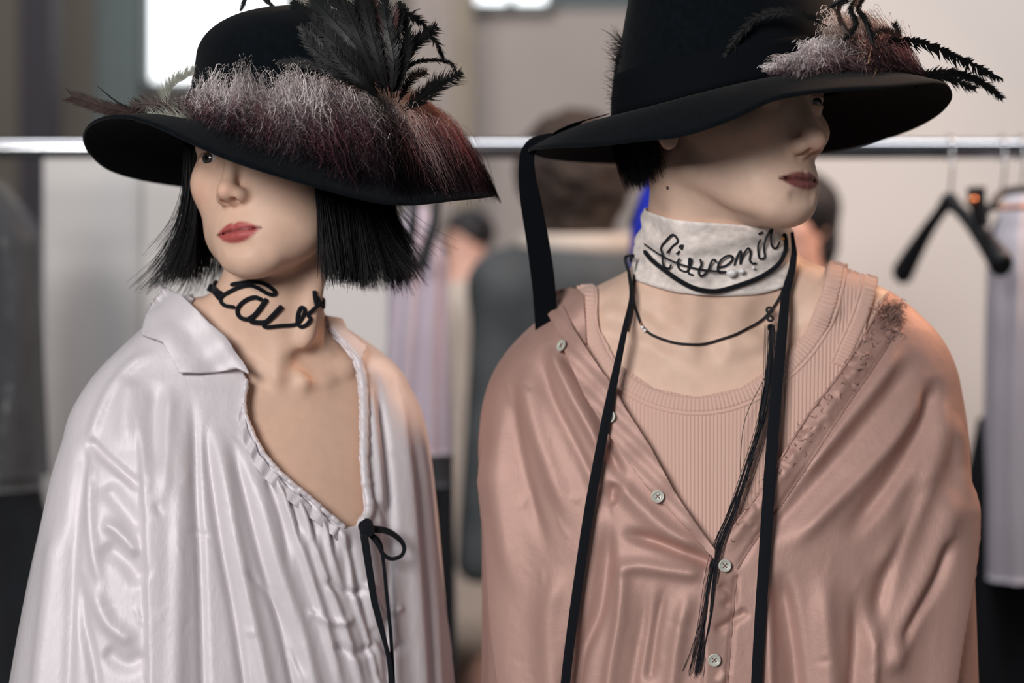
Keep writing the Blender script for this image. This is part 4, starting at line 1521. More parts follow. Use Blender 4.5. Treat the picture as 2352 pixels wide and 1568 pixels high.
# stitched seam beside the raw edge and along the button band
for pts in ([(2066, 752), (2010, 842), (1950, 928), (1880, 1033), (1800, 1153), (1735, 1243), (1694, 1306)], [(1693, 1318), (1684, 1420), (1669, 1600), (1662, 1700)]):
    q = drape(spline(pts, 90), m_env)
    nn_ = gradient(m_env, q)
    hx, hy = pxy(q)
    q = q + nn_ * (rm.sample(hx, hy) / 1000 + 0.0002)[:, None]
    v, f = tube(q, 0.0009, 8)
    obj('seam', v, f, M['pink_satin'], shirt, attrs={'tint': np.tile(SATIN * 0.62, (len(v), 1))})
# frayed threads on the shoulder and down the raw edge
r_ = np.random.default_rng(17)
pp, sz = [], []
for k in range(290):
    t = r_.uniform(0, 1) if k > 225 else 0.0
    if t == 0:
        pp.append((min(2046 + r_.normal(0, 18), 2066), max(726 + r_.normal(0, 22), 702)))
        sz.append(r_.uniform(0.003, 0.008))
    else:
        pp.append((2018 - t * 360 + r_.normal(0, 13), 770 + t * 470 + r_.normal(0, 13)))
        sz.append(r_.uniform(0.002, 0.006))
P = drape(pp, m_env)
N = gradient(m_env, P)
hx, hy = pxy(P)
P = P + N * (rm.sample(hx, hy) / 1000)[:, None]
a1 = r_.uniform(0, 6.28, len(P))
T1 = np.stack([np.cos(a1), 0 * a1, np.sin(a1)], 1)
T2 = np.stack([-np.sin(a1), 0 * a1, np.cos(a1)], 1)
u = np.linspace(0, 1, 10)[None, :, None]
L_ = np.array(sz)[:, None, None]
w1 = r_.uniform(2, 6, (len(P), 1, 1))
C = P[:, None] + T1[:, None] * L_ * u + T2[:, None] * L_ * 0.35 * np.sin(w1 * u) + N[:, None] * (0.0008 + L_ * 0.25 * np.sin(np.pi * u))
cc = np.tile(SATIN, (len(P), 10, 1)) * r_.uniform(0.3, 0.95, (len(P), 1, 1))
v, f, c_ = strands(C, 0.00042, 0.0002, cc)
tag(obj('frayed_threads', v, f, M['fray'], shirt, attrs={'tint': c_}), kind='stuff')


def button(name, p, n, r, mat, parent):
    n = n / np.linalg.norm(n)
    a = np.cross(n, [0, 0, 1.0])
    a /= np.linalg.norm(a)
    b = np.cross(n, a)
    # (radius factor, height) rings of a dished four-hole button
    rings = [(0.0, 0.0010), (0.12, 0.0010), (0.45, 0.0010), (0.66, 0.0012), (0.74, 0.0020), (0.88, 0.0023), (0.97, 0.0018), (1.0, 0.0009), (0.95, 0.0)]
    k = 32
    V = [p + n * rings[0][1]]
    for rf, h in rings[1:]:
        for j in range(k):
            t = 2 * math.pi * j / k
            V.append(p + (a * math.cos(t) + b * math.sin(t)) * r * rf + n * h)
    F = [[0, 1 + j, 1 + (j + 1) % k] for j in range(k)]
    for i in range(len(rings) - 2):
        for j in range(k):
            F.append([1 + i * k + j, 1 + (i + 1) * k + j, 1 + (i + 1) * k + (j + 1) % k, 1 + i * k + (j + 1) % k])
    parts = []
    for s1 in (-1, 1):
        for s2 in (-1, 1):
            c = p + a * s1 * r * 0.26 + b * s2 * r * 0.26 + n * 0.0010
            parts.append(tube(np.array([c, c + n * 0.00025]), r * 0.11, 10))
    parts.append(tube(np.array([p + (a + b) * r * .26 + n * .0013, p - (a + b) * r * .26 + n * .0013]), r * 0.07, 6))
    parts.append(tube(np.array([p + (a - b) * r * .26 + n * .0013, p - (a - b) * r * .26 + n * .0013]), r * 0.07, 6))
    v, f = join(parts)
    V = np.vstack([np.array(V), v])
    k0 = len(F)
    F = F + [[u + len(V) - len(v) for u in g] for g in f]
    o = obj(name, V, F, mat, parent)
    o.data.materials.append(M['thread'])
    for pl in list(o.data.polygons)[k0:]:
        pl.material_index = 1
    return o



M['thread'] = material('button_thread', srgb(120, 84, 76), rough=0.9)
bt = drape([(1298, 803), (1403, 960), (1512, 1140), (1664, 1298), (1640, 1514)], m_env)
bn = gradient(m_env, bt)
bh = [0.0085, 0.0085, 0.0085, 0.0040, 0.0040]
tilt = [(-0.9, 0, 0.1), (0, 0, 0), (0, 0, 0), (0, 0, 0), (0, 0, 0)]
for p, n, h, tl in zip(bt, bn, bh, tilt):
    button('button', p + n * h, n + np.array(tl), 0.0060, M['pearl'], shirt)
# ================================================================== HAIR
def side_hair(name, head, parent, mat, sides, n, ztip, m=14, seed=0, clumps=120, r0=0.00042):
    """strands from under the hat; sides = list of (alpha0, alpha1, share, flick, inward, lift) in degrees from the face direction"""
    r = np.random.default_rng(seed)
    Cs = []
    for (a0, a1, share, flick, inw, zt, gap) in sides:
        k = int(n * share)
        nc = max(6, int(clumps * share))
        ca = np.sort(r.uniform(a0, a1, nc))
        cl = r.integers(0, nc, k)
        al = np.radians(ca[cl] + r.normal(0, abs(a1 - a0) / nc * 0.8, k))
        cf = np.clip(r.normal(1, 0.35, nc), 0.3, 1.9)[cl]
        cz = r.normal(0, 4.5, nc)[cl] + np.abs(r.normal(0, 7, k)) * (r.uniform(0, 1, k) > 0.6)
        lay = r.uniform(0, 1, k)
        u = np.linspace(0, 1, m)[None]
        rx, rf = 73.0, 92.0
        rad = 1 / np.sqrt((np.sin(al) / rx) ** 2 + (np.cos(al) / rf) ** 2)
        z0 = 38 + r.uniform(-8, 14, k)
        z1 = ztip + zt + cz + r.normal(0, 2.5, k) - 3 * lay
        Z = z0[:, None] + (z1 - z0)[:, None] * u ** 0.95
        R = (rad + gap + 10 * (lay - 0.4))[:, None] + (8 * np.sin(np.pi * u * 0.8)) * (0.6 + 0.5 * lay[:, None])
        R = R + (flick * cf * (0.45 + 0.75 * lay))[:, None] * np.clip((u - 0.35) / 0.65, 0, 1) ** 2.2
        R = R - (inw * (1 - lay * 0.4))[:, None] * u ** 2
        sway = r.normal(0, 2.2, (k, 1)) * u ** 1.5 + (r.normal(0, 3.5, nc)[cl])[:, None] * u ** 2
        A = al[:, None] + sway / 90.0
        q = np.stack([R * np.sin(A), R * np.cos(A) - 8, Z], -1)
        Cs.append(head.o + (q * head.k / 1000) @ head.R.T)
    C = np.concatenate(Cs)
    V, F, _ = strands(C, np.full(len(C), r0) * r.uniform(0.7, 1.3, len(C)), 0.00012)
    return obj(name, V, F, mat, parent)


# positive angle = the person's left side
h1 = side_hair('hair', hw, person_w, M['hair_black'], [
    (50, 92, 0.30, 7, 6, -15, 5), (80, 135, 0.24, 20, 0, -11, 7), (120, 178, 0.14, 20, 0, 2, 7), (100, 150, 0.02, 38, 0, 14, 8),
    (-92, -46, 0.17, 32, -2, 10, 5), (-140, -80, 0.12, 40, 0, 20, 6), (-110, -60, 0.012, 48, 0, 40, 8)], 5300, -112, m=13, seed=31)
tag(h1, 'black straight hair cut in a chin-length bob', kind='stuff')
h2 = side_hair('hair', hm, person_m, M['hair_black'], [(100, 180, 0.4, 0, 16, 0, 3), (180, 262, 0.6, 0, 16, 0, 3)], 2000, -62, m=9, seed=32, r0=0.00055)
tag(h2, 'short dark hair at the nape', kind='stuff')

# ================================================================== FEATHERS
def at(pts):
    return [W(*p) for p in pts]


FB, FG, FR, FN, FY = (M[k] for k in ('feather_black', 'feather_green', 'feather_red', 'feather_brown', 'feather_grey'))
wf = [  # points (px, py, Y), half width, material, options
    ([(872, 205, 1.53), (800, 130, 1.53), (725, 60, 1.54), (672, 4, 1.56)], 0.013, FG, {}),
    ([(880, 205, 1.525), (830, 120, 1.52), (770, 50, 1.53), (705, -20, 1.55)], 0.014, FG, {}),
    ([(885, 205, 1.52), (850, 120, 1.515), (800, 40, 1.52), (750, -40, 1.54)], 0.014, FB, {}),
    ([(870, 215, 1.52), (810, 165, 1.51), (740, 120, 1.51), (690, 60, 1.52)], 0.012, FG, {}),
    ([(890, 215, 1.52), (860, 150, 1.51), (830, 70, 1.51), (820, -10, 1.53)], 0.012, FB, {}),
    ([(900, 220, 1.52), (890, 130, 1.51), (870, 50, 1.52), (840, -40, 1.54)], 0.011, FR, {}),
    ([(905, 225, 1.52), (905, 150, 1.51), (908, 70, 1.51), (918, 4, 1.52)], 0.011, FB, {'tipw': 0.1}),
    ([(898, 225, 1.515), (896, 150, 1.505), (900, 80, 1.505), (912, 10, 1.51)], 0.007, FR, {'tipw': 0.05}),
    ([(895, 200, 1.53), (880, 100, 1.53), (858, 30, 1.54), (828, -30, 1.55)], 0.004, FR, {'tipw': 0.1}),
    ([(905, 200, 1.53), (940, 115, 1.53), (965, 85, 1.54), (1003, 62, 1.55)], 0.010, FB, {'tipw': 0.5, 'loose': 0.25}),
    ([(905, 210, 1.52), (925, 140, 1.52), (945, 110, 1.53), (985, 78, 1.54)], 0.010, FB, {'tipw': 0.4, 'loose': 0.25}),
    ([(890, 90, 1.55), (915, 32, 1.56), (960, 45, 1.57), (1000, 95, 1.58), (1020, 138, 1.58)], 0.0055, FB, {'loose': 0.4}),
    ([(912, 190, 1.53), (945, 148, 1.54), (990, 138, 1.55), (1036, 146, 1.56), (1050, 172, 1.56)], 0.0035, FB, {'loose': 0.3}),
    ([(915, 235, 1.53), (935, 195, 1.53), (955, 172, 1.54), (980, 166, 1.55)], 0.0075, FB, {'tipw': 0.6, 'loose': 0.3}),
    ([(930, 255, 1.53), (975, 222, 1.54), (1010, 192, 1.55), (1062, 168, 1.56)], 0.0105, FB, {'tipw': 0.2, 'loose': 0.35}),
    ([(925, 250, 1.53), (960, 225, 1.54), (985, 205, 1.55), (1015, 185, 1.56)], 0.010, FN, {'loose': 0.4}),
    ([(640, 30, 1.62), (600, -10, 1.63), (568, -8, 1.64), (552, 26, 1.64)], 0.006, FB, {}),
    ([(760, 20, 1.58), (720, -20, 1.59), (660, -25, 1.60)], 0.006, FR, {}),
    ([(470, 285, 1.50), (380, 272, 1.52), (260, 252, 1.55), (164, 222, 1.57)], 0.0150, FN, {'tipw': 0.8, 'loose': 0.08, 'n': 170, 'angle': 0.55}),
    ([(460, 282, 1.51), (360, 262, 1.52), (280, 240, 1.53), (224, 198, 1.54)], 0.0012, FB, {}),
    ([(470, 280, 1.50), (420, 262, 1.50), (360, 242, 1.51), (300, 240, 1.52)], 0.012, FN, {'loose': 0.5}),
    ([(465, 285, 1.50), (400, 270, 1.50), (340, 262, 1.51)], 0.010, FY, {'loose': 0.6, 'angle': 0.5}),
    ([(405, 268, 1.60), (384, 228, 1.60), (398, 190, 1.60), (452, 160, 1.60)], 0.013, FY, {'asym': (0.4, 1.0)}),
    ([(880, 215, 1.510), (855, 150, 1.505), (825, 80, 1.505), (790, 0, 1.520)], 0.0110, FB, {'loose': 0.2}),
    ([(890, 218, 1.505), (872, 140, 1.500), (850, 60, 1.505), (835, -20, 1.520)], 0.0100, FB, {'loose': 0.2}),
    ([(868, 212, 1.512), (815, 140, 1.508), (765, 95, 1.510), (715, 50, 1.520)], 0.0120, FB, {'loose': 0.2}),
    ([(900, 222, 1.505), (905, 140, 1.500), (890, 60, 1.505), (880, -20, 1.520)], 0.0100, FG, {'loose': 0.2}),
    ([(910, 222, 1.510), (925, 150, 1.510), (935, 80, 1.520), (925, 10, 1.530)], 0.0090, FB, {'loose': 0.2}),
    ([(862, 214, 1.510), (790, 160, 1.505), (730, 120, 1.510), (700, 85, 1.515)], 0.0100, FB, {'loose': 0.2}),
    ([(875, 230, 1.500), (835, 190, 1.495), (790, 150, 1.500), (760, 110, 1.505)], 0.0100, FB, {'loose': 0.2}),
    ([(868, 210, 1.515), (790, 175, 1.505), (720, 150, 1.51), (640, 140, 1.515)], 0.008, FB, {'loose': 0.3}),
]
for k, (pts, wd, mt, op) in enumerate(wf):
    feather('feather', at(pts), wd, mt, hat_w_root, seed=k, **op)
mf = [
    ([(2010, 110, 1.52), (2070, 92, 1.53), (2130, 100, 1.54), (2215, 138, 1.56), (2303, 182, 1.58)], 0.0105, FB, {'asym': (1.0, 0.35), 'loose': 0.4, 'angle': 0.9}),
    ([(2050, 180, 1.54), (2120, 172, 1.56), (2190, 168, 1.58), (2255, 190, 1.59), (2302, 226, 1.60)], 0.0080, FG, {'tipw': 0.6, 'loose': 0.2}),
    ([(2060, 190, 1.54), (2130, 182, 1.56), (2180, 180, 1.57), (2240, 204, 1.58)], 0.0085, FB, {'tipw': 0.5, 'loose': 0.3}),
    ([(2000, -25, 1.50), (1972, 15, 1.49), (1990, 50, 1.48), (2006, 98, 1.48)], 0.0055, FB, {'tipw': 0.3}),
    ([(1965, -25, 1.50), (1928, 15, 1.49), (1932, 50, 1.48), (1952, 80, 1.48)], 0.0045, FN, {'tipw': 0.3}),
    ([(1985, -25, 1.50), (1955, 20, 1.48), (1965, 55, 1.48), (1940, 92, 1.48)], 0.0055, FB, {'tipw': 0.3}),
    ([(2015, 100, 1.52), (2045, 92, 1.52), (2062, 74, 1.52), (2055, 54, 1.52)], 0.0060, FB, {'tipw': 0.6}),
    ([(1990, 110, 1.51), (2020, 70, 1.51), (2070, 80, 1.52)], 0.0050, FN, {'loose': 0.4}),
    ([(1900, 20, 1.49), (1950, -10, 1.49), (1990, -40, 1.50)], 0.0100, FB, {}),
    ([(1900, 60, 1.485), (1830, 30, 1.485), (1740, 40, 1.49), (1660, 130, 1.495)], 0.0060, FB, {'loose': 0.3}),
]
for k, (pts, wd, mt, op) in enumerate(mf):
    feather('feather', at(pts), wd, mt, hat_m_root, seed=60 + k, **op)
# fluffy tuft at the back of the crown
tr = np.random.default_rng(9)
n_ = 420
b0 = np.stack([W(1432 + tr.uniform(-8, 8), tr.uniform(90, 260), 1.60 + tr.uniform(-0.03, 0.03)) for _ in range(n_)])
dirv = np.stack([-tr.uniform(0.3, 1.0, n_), tr.normal(0, 0.35, n_), tr.uniform(0.1, 1.2, n_)], 1)
ln_ = tr.uniform(0.006, 0.022, n_)
u_ = np.linspace(0, 1, 6)[None, :, None]
C_ = b0[:, None] + dirv[:, None] * ln_[:, None, None] * u_ + np.array([0, 0, -0.004]) * u_ ** 2
V_, F_q, _ = strands(C_, 0.0003, 0.00008)
tag(obj('fluff', V_, F_q, FB, hat_m_root), kind='stuff')

# hanging ribbon on the man's hat
rb_pts = at([(1395, 262, 1.585), (1330, 282, 1.58), (1262, 318, 1.60), (1216, 342, 1.612), (1210, 400, 1.615), (1222, 480, 1.62), (1236, 560, 1.63), (1247, 640, 1.64), (1252, 700, 1.65), (1256, 770, 1.66)])
q_ = spline(rb_pts, 90)
w_ = np.interp(np.linspace(0, 1, 90), [0, .2, .32, .5, .75, 1], [.014, .013, .013, .020, .0225, .022])
tw = np.linspace(0, 1, 90)
nrml = np.stack([0.15 * np.sin(tw * 5), -np.clip((tw - 0.18) / 0.12, 0.05, 1), np.clip(1 - (tw - 0.1) / 0.2, 0, 1)], 1)
v_, f_ = ribbon(q_, w_, 0.0009, nrml)
obj('hanging_ribbon', v_, f_, M['felt_ribbon'], hat_m_root)


# ================================================================== NECKWEAR
def neck_cast(f, ctr, ph, z, r1=0.2):
    """radius at which the ray from the neck axis leaves the body"""
    a = np.radians(ph)
    D = np.stack([np.cos(a), np.sin(a), np.zeros_like(a)], 1)
    P0 = ctr(z)
    rs = np.linspace(0.025, r1, 120)
    res = np.full(len(z), np.nan)
    prev = np.full(len(z), -1.0)
    for rr in rs:
        P = P0 + D * rr
        P[:, 2] = z
        d = f(P.astype(np.float32))
        m = np.isnan(res) & (d > 0)
        res[m] = rr - (rs[1] - rs[0]) * d[m] / (d[m] - prev[m] + 1e-9)
        prev = d
    res[np.isnan(res)] = r1
    return P0, D, res


def axis(a, b):
    def g(z):
        t = (z - a[2]) / (b[2] - a[2])
        return a + (b - a) * t[:, None]
    return g


w_neck, m_neck = w_trunk, m_trunk

# ---- script choker
C1 = lambda pts: [(460 + x * 0.1913, 600 + y * 0.1913) for x, y in pts]
choker = empty('choker', tuple(W(620, 690, 1.60)))
tag(choker, 'black velvet choker shaped like handwritten letters, on a bare neck', 'choker')
strokes = [
    ([(380, 285), (450, 268), (600, 248), (740, 258), (840, 310), (900, 372), (868, 398), (800, 380), (700, 320), (600, 288), (480, 312), (360, 370), (282, 420), (262, 480), (310, 530), (430, 550)], 0.00150, 90),
    ([(745, 460), (660, 430), (560, 462), (482, 530), (458, 600), (490, 668), (570, 690), (640, 650)], 0.00165, 60),
    ([(800, 445), (700, 590), (615, 690), (640, 722), (780, 725), (860, 655), (975, 530)], 0.00185, 70),
    ([(960, 560), (860, 670), (765, 755), (800, 787), (950, 772), (1100, 765), (1180, 740), (1240, 650), (1258, 575), (1215, 552), (1180, 620), (1172, 730), (1215, 785), (1280, 755), (1318, 690), (1292, 640), (1340, 590), (1390, 540)], 0.00150, 110),
    ([(1365, 350), (1372, 440), (1390, 540), (1405, 490)], 0.00165, 30),
    ([(1395, 420), (1420, 480), (1442, 535), (1400, 505)], 0.0012, 30),
]
sp = [cord(C1(p), w_trunk, r * 1.28, 0.0019, n, 9) for p, r, n in strokes]
v, f = join(sp)
obj('lettering', v, f, M['velvet'], choker)
# flat band that closes it round the back of the neck
zz_l, zz_r = W(489, 662, 1.60)[2], W(737, 700, 1.62)[2]
ph = np.linspace(-8, 212, 90)
zb = np.interp(ph, [-8, 90, 180, 212], [zz_r, zz_r + 0.012, zz_l + 0.006, zz_l - 0.006])
P0, D, rr = neck_cast(w_neck, axis(w_neck_a, w_neck_b), ph, zb)
q = P0 + D * (rr + 0.0018)[:, None]
q[:, 2] = zb
fr = drape(spline(C1([(110, 320), (190, 360), (262, 440)]), 14), w_trunk, 0.0018)
v1, f1 = ribbon(q, 0.0075, 0.0014, D)
v2, f2 = ribbon(fr, np.full(14, 0.0075), 0.0014, (0.1, -1, 0.1))
v, f = join([(v1, f1), (v2, f2)])
obj('band', v, f, M['velvet'], choker)

# ---- cream scarf with embroidered letters
scarf = empty('neck_scarf', tuple(W(1650, 590, 1.60)))
tag(scarf, 'cream crushed velvet neck scarf embroidered with black handwriting', 'scarf')
SX0, SX1 = 0, 360
n1, n2 = 150, 22
ph = np.linspace(0, 360, n1, endpoint=False)
ztop = periodic(ph, [(0, 1.566), (45, 1.574), (90, 1.580), (135, 1.582), (180, 1.576), (215, 1.568), (245, 1.561), (270, 1.559), (300, 1.557), (330, 1.560)])
zbot = periodic(ph, [(0, 1.522), (45, 1.536), (90, 1.542), (135, 1.538), (165, 1.529), (180, 1.521), (215, 1.504), (245, 1.495), (270, 1.4925), (300, 1.496), (330, 1.510)])
t = np.linspace(0, 1, n2)
PH, T = np.meshgrid(ph, t, indexing='ij')
Z = zbot[:, None] + (ztop - zbot)[:, None] * T
P0, D, rr = neck_cast(m_neck, axis(m_neck_a, m_neck_b), PH.ravel(), Z.ravel(), 0.13)
wr = 0.0012 * np.sin(T.ravel() * 19 + 3 * np.sin(np.radians(PH.ravel()) * 2)) + 0.0010 * np.sin(T.ravel() * 11 - np.radians(PH.ravel()) * 3)
rad = np.minimum(rr, periodic(PH.ravel(), [(0, 0.070), (90, 0.08), (180, 0.076), (225, 0.084), (270, 0.086), (315, 0.080)])) + 0.0042 + wr
q = P0 + D * rad[:, None]
q[:, 2] = Z.ravel()
qi = P0 + D * (rad - 0.002)[:, None]
qi[:, 2] = Z.ravel()
ring = np.concatenate([q.reshape(n1, n2, 3), qi.reshape(n1, n2, 3)[:, ::-1]], 1)
k = ring.shape[1]
i, j = np.meshgrid(np.arange(n1), np.arange(k), indexing='ij')
F = np.stack([i * k + j, ((i + 1) % n1) * k + j, ((i + 1) % n1) * k + (j + 1) % k, i * k + (j + 1) % k], -1).reshape(-1, 4)
obj('scarf_band', ring.reshape(-1, 3), F, M['cream_velvet'], scarf)


def m_scarf(P):
    return m_neck(P) - 0.0050


C2 = lambda pts: [(1470 + x * 0.1531, 470 + y * 0.1531) for x, y in pts]
letters = [
    [(415, 725), (500, 620), (575, 545), (500, 445), (380, 560), (328, 640), (335, 700), (352, 760), (352, 860), (375, 930), (450, 950), (480, 890)],
    [(600, 690), (575, 720), (555, 735)],
    [(600, 800), (572, 870), (600, 960), (690, 1000), (740, 950), (765, 820), (740, 805), (735, 900), (730, 1020), (800, 1055)],
    [(900, 810), (915, 900), (880, 980), (892, 1060), (950, 1050), (1020, 970), (1045, 900), (1080, 830), (1120, 825), (1135, 860)],
    [(1160, 935), (1280, 912), (1370, 835), (1380, 770), (1300, 762), (1205, 830), (1160, 935), (1182, 1010), (1290, 1000)],
    [(1410, 910), (1450, 780), (1500, 690), (1510, 720), (1500, 890), (1540, 760), (1620, 645), (1650, 720), (1640, 830), (1690, 880), (1740, 870)],
    [(1800, 515), (1762, 610), (1770, 750), (1800, 810), (1865, 780), (1850, 650), (1890, 480), (1975, 365), (1955, 480), (1970, 620), (2030, 650), (2090, 545)],
    [(1770, 435), (1830, 412)],
]
lp = [cord(C2(p), m_scarf, 0.00105, 0.0009, 60, 7) for p in letters]
lp.append(cord(C2([(610, 650), (630, 632), (655, 640)]), m_scarf, 0.0026, 0.0005, 10, 9))
v, f = join(lp)
tag(obj('embroidered_lettering', v, f, M['waxed_cord'], scarf), 'black corded handwriting')

# ---- black cords, beads and hanging ribbons
neckl = empty('cord_necklace', tuple(W(1650, 700, 1.59)))
tag(neckl, 'black cord and ribbon necklace with crystal beads and a long tassel, over the scarf', 'necklace')
cv = [cord(C2([(85, 690), (200, 830), (400, 985), (600, 1130), (800, 1240), (1000, 1290), (1200, 1285), (1500, 1200), (1800, 1080), (2050, 900), (2150, 720), (2165, 560), (2140, 430)]), m_scarf, 0.0023, 0.0018, 120, 10)]
v, f = join(cv)
obj('choker_cord', v, f, M['velvet'], neckl)
v, f = cord(C2([(95, 580), (330, 740), (600, 872), (900, 962), (1290, 1002)]), m_scarf, 0.0009, 0.0028, 60, 8)
obj('thin_cord', v, f, M['waxed_cord'], neckl)


def bead(name, p, r, mat, parent, sq=1.0):
    n = 14
    th, pp = np.meshgrid(np.linspace(0, np.pi, n), np.linspace(0, 2 * np.pi, 18, endpoint=False), indexing='ij')
    # faceted: radius steps with latitude and longitude
    rr = r * (1 + 0.05 * np.cos(pp * 6) * np.sin(th) + 0.05 * np.cos(th * 4))
    V = np.stack([rr * np.sin(th) * np.cos(pp), rr * np.sin(th) * np.sin(pp), rr * np.cos(th) * sq], -1).reshape(-1, 3) + p
    i, j = np.meshgrid(np.arange(n - 1), np.arange(18), indexing='ij')
    F = np.stack([i * 18 + j, (i + 1) * 18 + j, (i + 1) * 18 + (j + 1) % 18, i * 18 + (j + 1) % 18], -1).reshape(-1, 4)
    return obj(name, V, F, mat, parent, smooth=False)


for (x, y), r in zip(C2([(1360, 1010), (1510, 990), (1680, 935)]), (0.0048, 0.0030, 0.0016)):
    bead('crystal_bead', drape([(x, y)], m_scarf, 0.003)[0], r, M['crystal'], neckl, 0.85)
bead('amber_bead', drape(C2([(2115, 510)]), m_scarf, 0.002)[0], 0.0018, M['bead_amber'], neckl)
# hanging velvet ribbons


def m_cloth(P):
    d = np.minimum(m_env(P), m_trunk(P))
    return d


lq = drape(spline([(1484, 590), (1464, 604), (1455, 650), (1456, 700), (1440, 770), (1416, 880), (1390, 1010), (1362, 1170), (1338, 1340), (1318, 1500), (1302, 1660)], 110), m_cloth, 0.0135)
wid = np.interp(np.linspace(0, 1, 110), [0, .05, .12, .22, .34, .5, 1], [.003, .0032, .0042, .0062, .0085, .0092, .0086])
v, f = ribbon(lq, wid, 0.0016, (0.15, -1, 0))
obj('hanging_ribbon', v, f, M['velvet'], neckl)
rq = drape(spline([(1799, 535), (1804, 570), (1806, 620), (1800, 690), (1790, 800), (1778, 920), (1766, 1080), (1754, 1260), (1742, 1440), (1730, 1660)], 110), m_cloth, 0.009)
wid = np.interp(np.linspace(0, 1, 110), [0, .05, .12, .22, .5, 1], [.0030, .0060, .0080, .0098, .0112, .0096])
v, f = ribbon(rq, wid, 0.0018, (-0.15, -1, 0))
obj('hanging_ribbon', v, f, M['velvet'], neckl)
parts = [cord([(1464, 600), (1458, 640), (1456, 690), (1466, 728), (1478, 752), (1505, 772), (1560, 789), (1620, 789), (1690, 768), (1740, 740), (1765, 716), (1790, 680), (1804, 640)], m_trunk, 0.00125, 0.0022, 130, 8)]
parts.append(cord([(1470, 602), (1458, 660), (1452, 715), (1444, 760)], m_trunk, 0.0010, 0.003, 40, 7))
v, f = join(parts)
obj('braided_cord', v, f, M['waxed_cord'], neckl)
for (x, y), r in zip([(1473, 745), (1476, 752), (1482, 759)], (0.0012, 0.0018, 0.0018)):
    bead('small_bead', drape([(x, y)], m_trunk, 0.003)[0], r, M['bead_amber'] if r < 0.0015 else M['crystal'], neckl)
for (x, y) in [(1766, 716), (1768, 735), (1770, 756), (1462, 600)]:
    p = drape([(x, y)], m_cloth, 0.004)[0]
    a = np.linspace(0, 2.6 * np.pi, 26)
    q = p + np.stack([0.0024 * np.cos(a), 0.0016 * np.sin(a * 0.7), 0.0024 * np.sin(a)], 1)
    v, f = tube(q, 0.0013, 8)
    obj('cord_knot', v, f, M['waxed_cord'], neckl)
# tassel of loose threads
tp = []
r_ = np.random.default_rng(5)
base = np.array([(1770, 750), (1768, 800), (1762, 880), (1745, 980), (1715, 1080), (1685, 1170), (1650, 1255), (1634, 1330), (1624, 1410), (1610, 1490), (1600, 1545)], float)
for k in range(34):
    s = np.linspace(0, 1, len(base))
    e = r_.normal(0, 7.5, 2)
    pth = base + np.stack([e[0] * np.sin(np.pi * s * 1.3 + k) + r_.normal(0, 10) * s ** 3, e[1] * s], 1)
    end = len(base) if k < 18 else r_.integers(5, len(base))
    tp.append(cord(pth[:end], m_cloth, 0.00032 if k > 2 else 0.0006, 0.003 + 0.001 * (k % 4), 60, 5))
for k in range(7):
    a0 = r_.integers(6, 9)
    pth = base[a0:] + np.stack([-np.linspace(0, 1, len(base) - a0) ** 1.5 * r_.uniform(-30, 40), np.linspace(0, 1, len(base) - a0) * r_.uniform(-20, 10)], 1)
    tp.append(cord(pth, m_cloth, 0.00035, 0.003, 30, 5))
tp.append(cord([(1760, 860), (1712, 960), (1700, 1060), (1706, 1110), (1722, 1090)], m_cloth, 0.00035, 0.003, 60, 5))
v, f = join(tp)
tag(obj('tassel', v, f, M['waxed_cord'], neckl), 'long tassel of loose black threads')
# ================================================================== BACKGROUND
def box(name, x0, x1, y0, y1, z0, z1, mat, parent=None, bev=0.004):
    """bevelled box"""
    b = min(bev, (x1 - x0) / 3, (y1 - y0) / 3, (z1 - z0) / 3)
    V, F = [], []
    for z, e in ((z0, b), (z0 + b, 0), (z1 - b, 0), (z1, b)):
        xa, xb, ya, yb = x0 + e, x1 - e, y0 + e, y1 - e
        c = b * 0.7 if e == 0 else 0
        V += [(xa + c, ya, z), (xb - c, ya, z), (xb, ya + c, z), (xb, yb - c, z), (xb - c, yb, z), (xa + c, yb, z), (xa, yb - c, z), (xa, ya + c, z)]
    for r in range(3):
        for j in range(8):
            F.append([r * 8 + j, r * 8 + (j + 1) % 8, (r + 1) * 8 + (j + 1) % 8, (r + 1) * 8 + j])
    F.append(list(range(8))[::-1])
    F.append(list(range(24, 32)))
    return obj(name, np.array(V), F, mat, parent, smooth=False)


def X(px, Y):
    return (px - 1176) / FPX * Y


def Zp(py, Y):
    return CAMZ - (py - 784) / FPX * Y


M['floor'] = material('concrete_floor', srgb(58, 60, 62), rough=0.7, noise=(3, 0.15), bump=[(40, 0.2, 0.002, (1, 1, 1))])
M['wall_taupe'] = material('wall_taupe', srgb(112, 106, 98), rough=0.9, noise=(2, 0.05))
M['wall_mauve'] = material('wall_mauve', srgb(172, 160, 154), rough=0.9, noise=(2, 0.05))
M['wall_pale'] = material('wall_pale', srgb(214, 204, 196), rough=0.9, noise=(1.5, 0.03))
M['post_dark'] = material('post_dark', srgb(48, 44, 52), rough=0.7, noise=(4, 0.1))
M['post_beige'] = material('post_beige', srgb(142, 130, 116), rough=0.8, noise=(4, 0.1))
M['teal_grey'] = material('teal_grey', srgb(92, 102, 102), rough=0.85, noise=(3, 0.08))
M['window_glow'] = material('window_daylight', srgb(235, 238, 240), rough=0.3, emit=((0.94, 0.98, 1.0, 1), 2.2))
M['frame_grey'] = material('window_frame', srgb(120, 128, 130), rough=0.6, noise=(20, 0.05))
M['board'] = material('white_board', srgb(202, 200, 198), rough=0.8, noise=(2, 0.02))
M['chrome'] = material('chrome', srgb(190, 192, 196), rough=0.16, metal=1.0, noise=(30, 0.03))
M['black_plastic'] = material('black_plastic', srgb(22, 25, 30), rough=0.45, noise=(40, 0.1))
M['copper'] = material('copper_metal', srgb(196, 128, 88), rough=0.25, metal=1.0, noise=(40, 0.1))
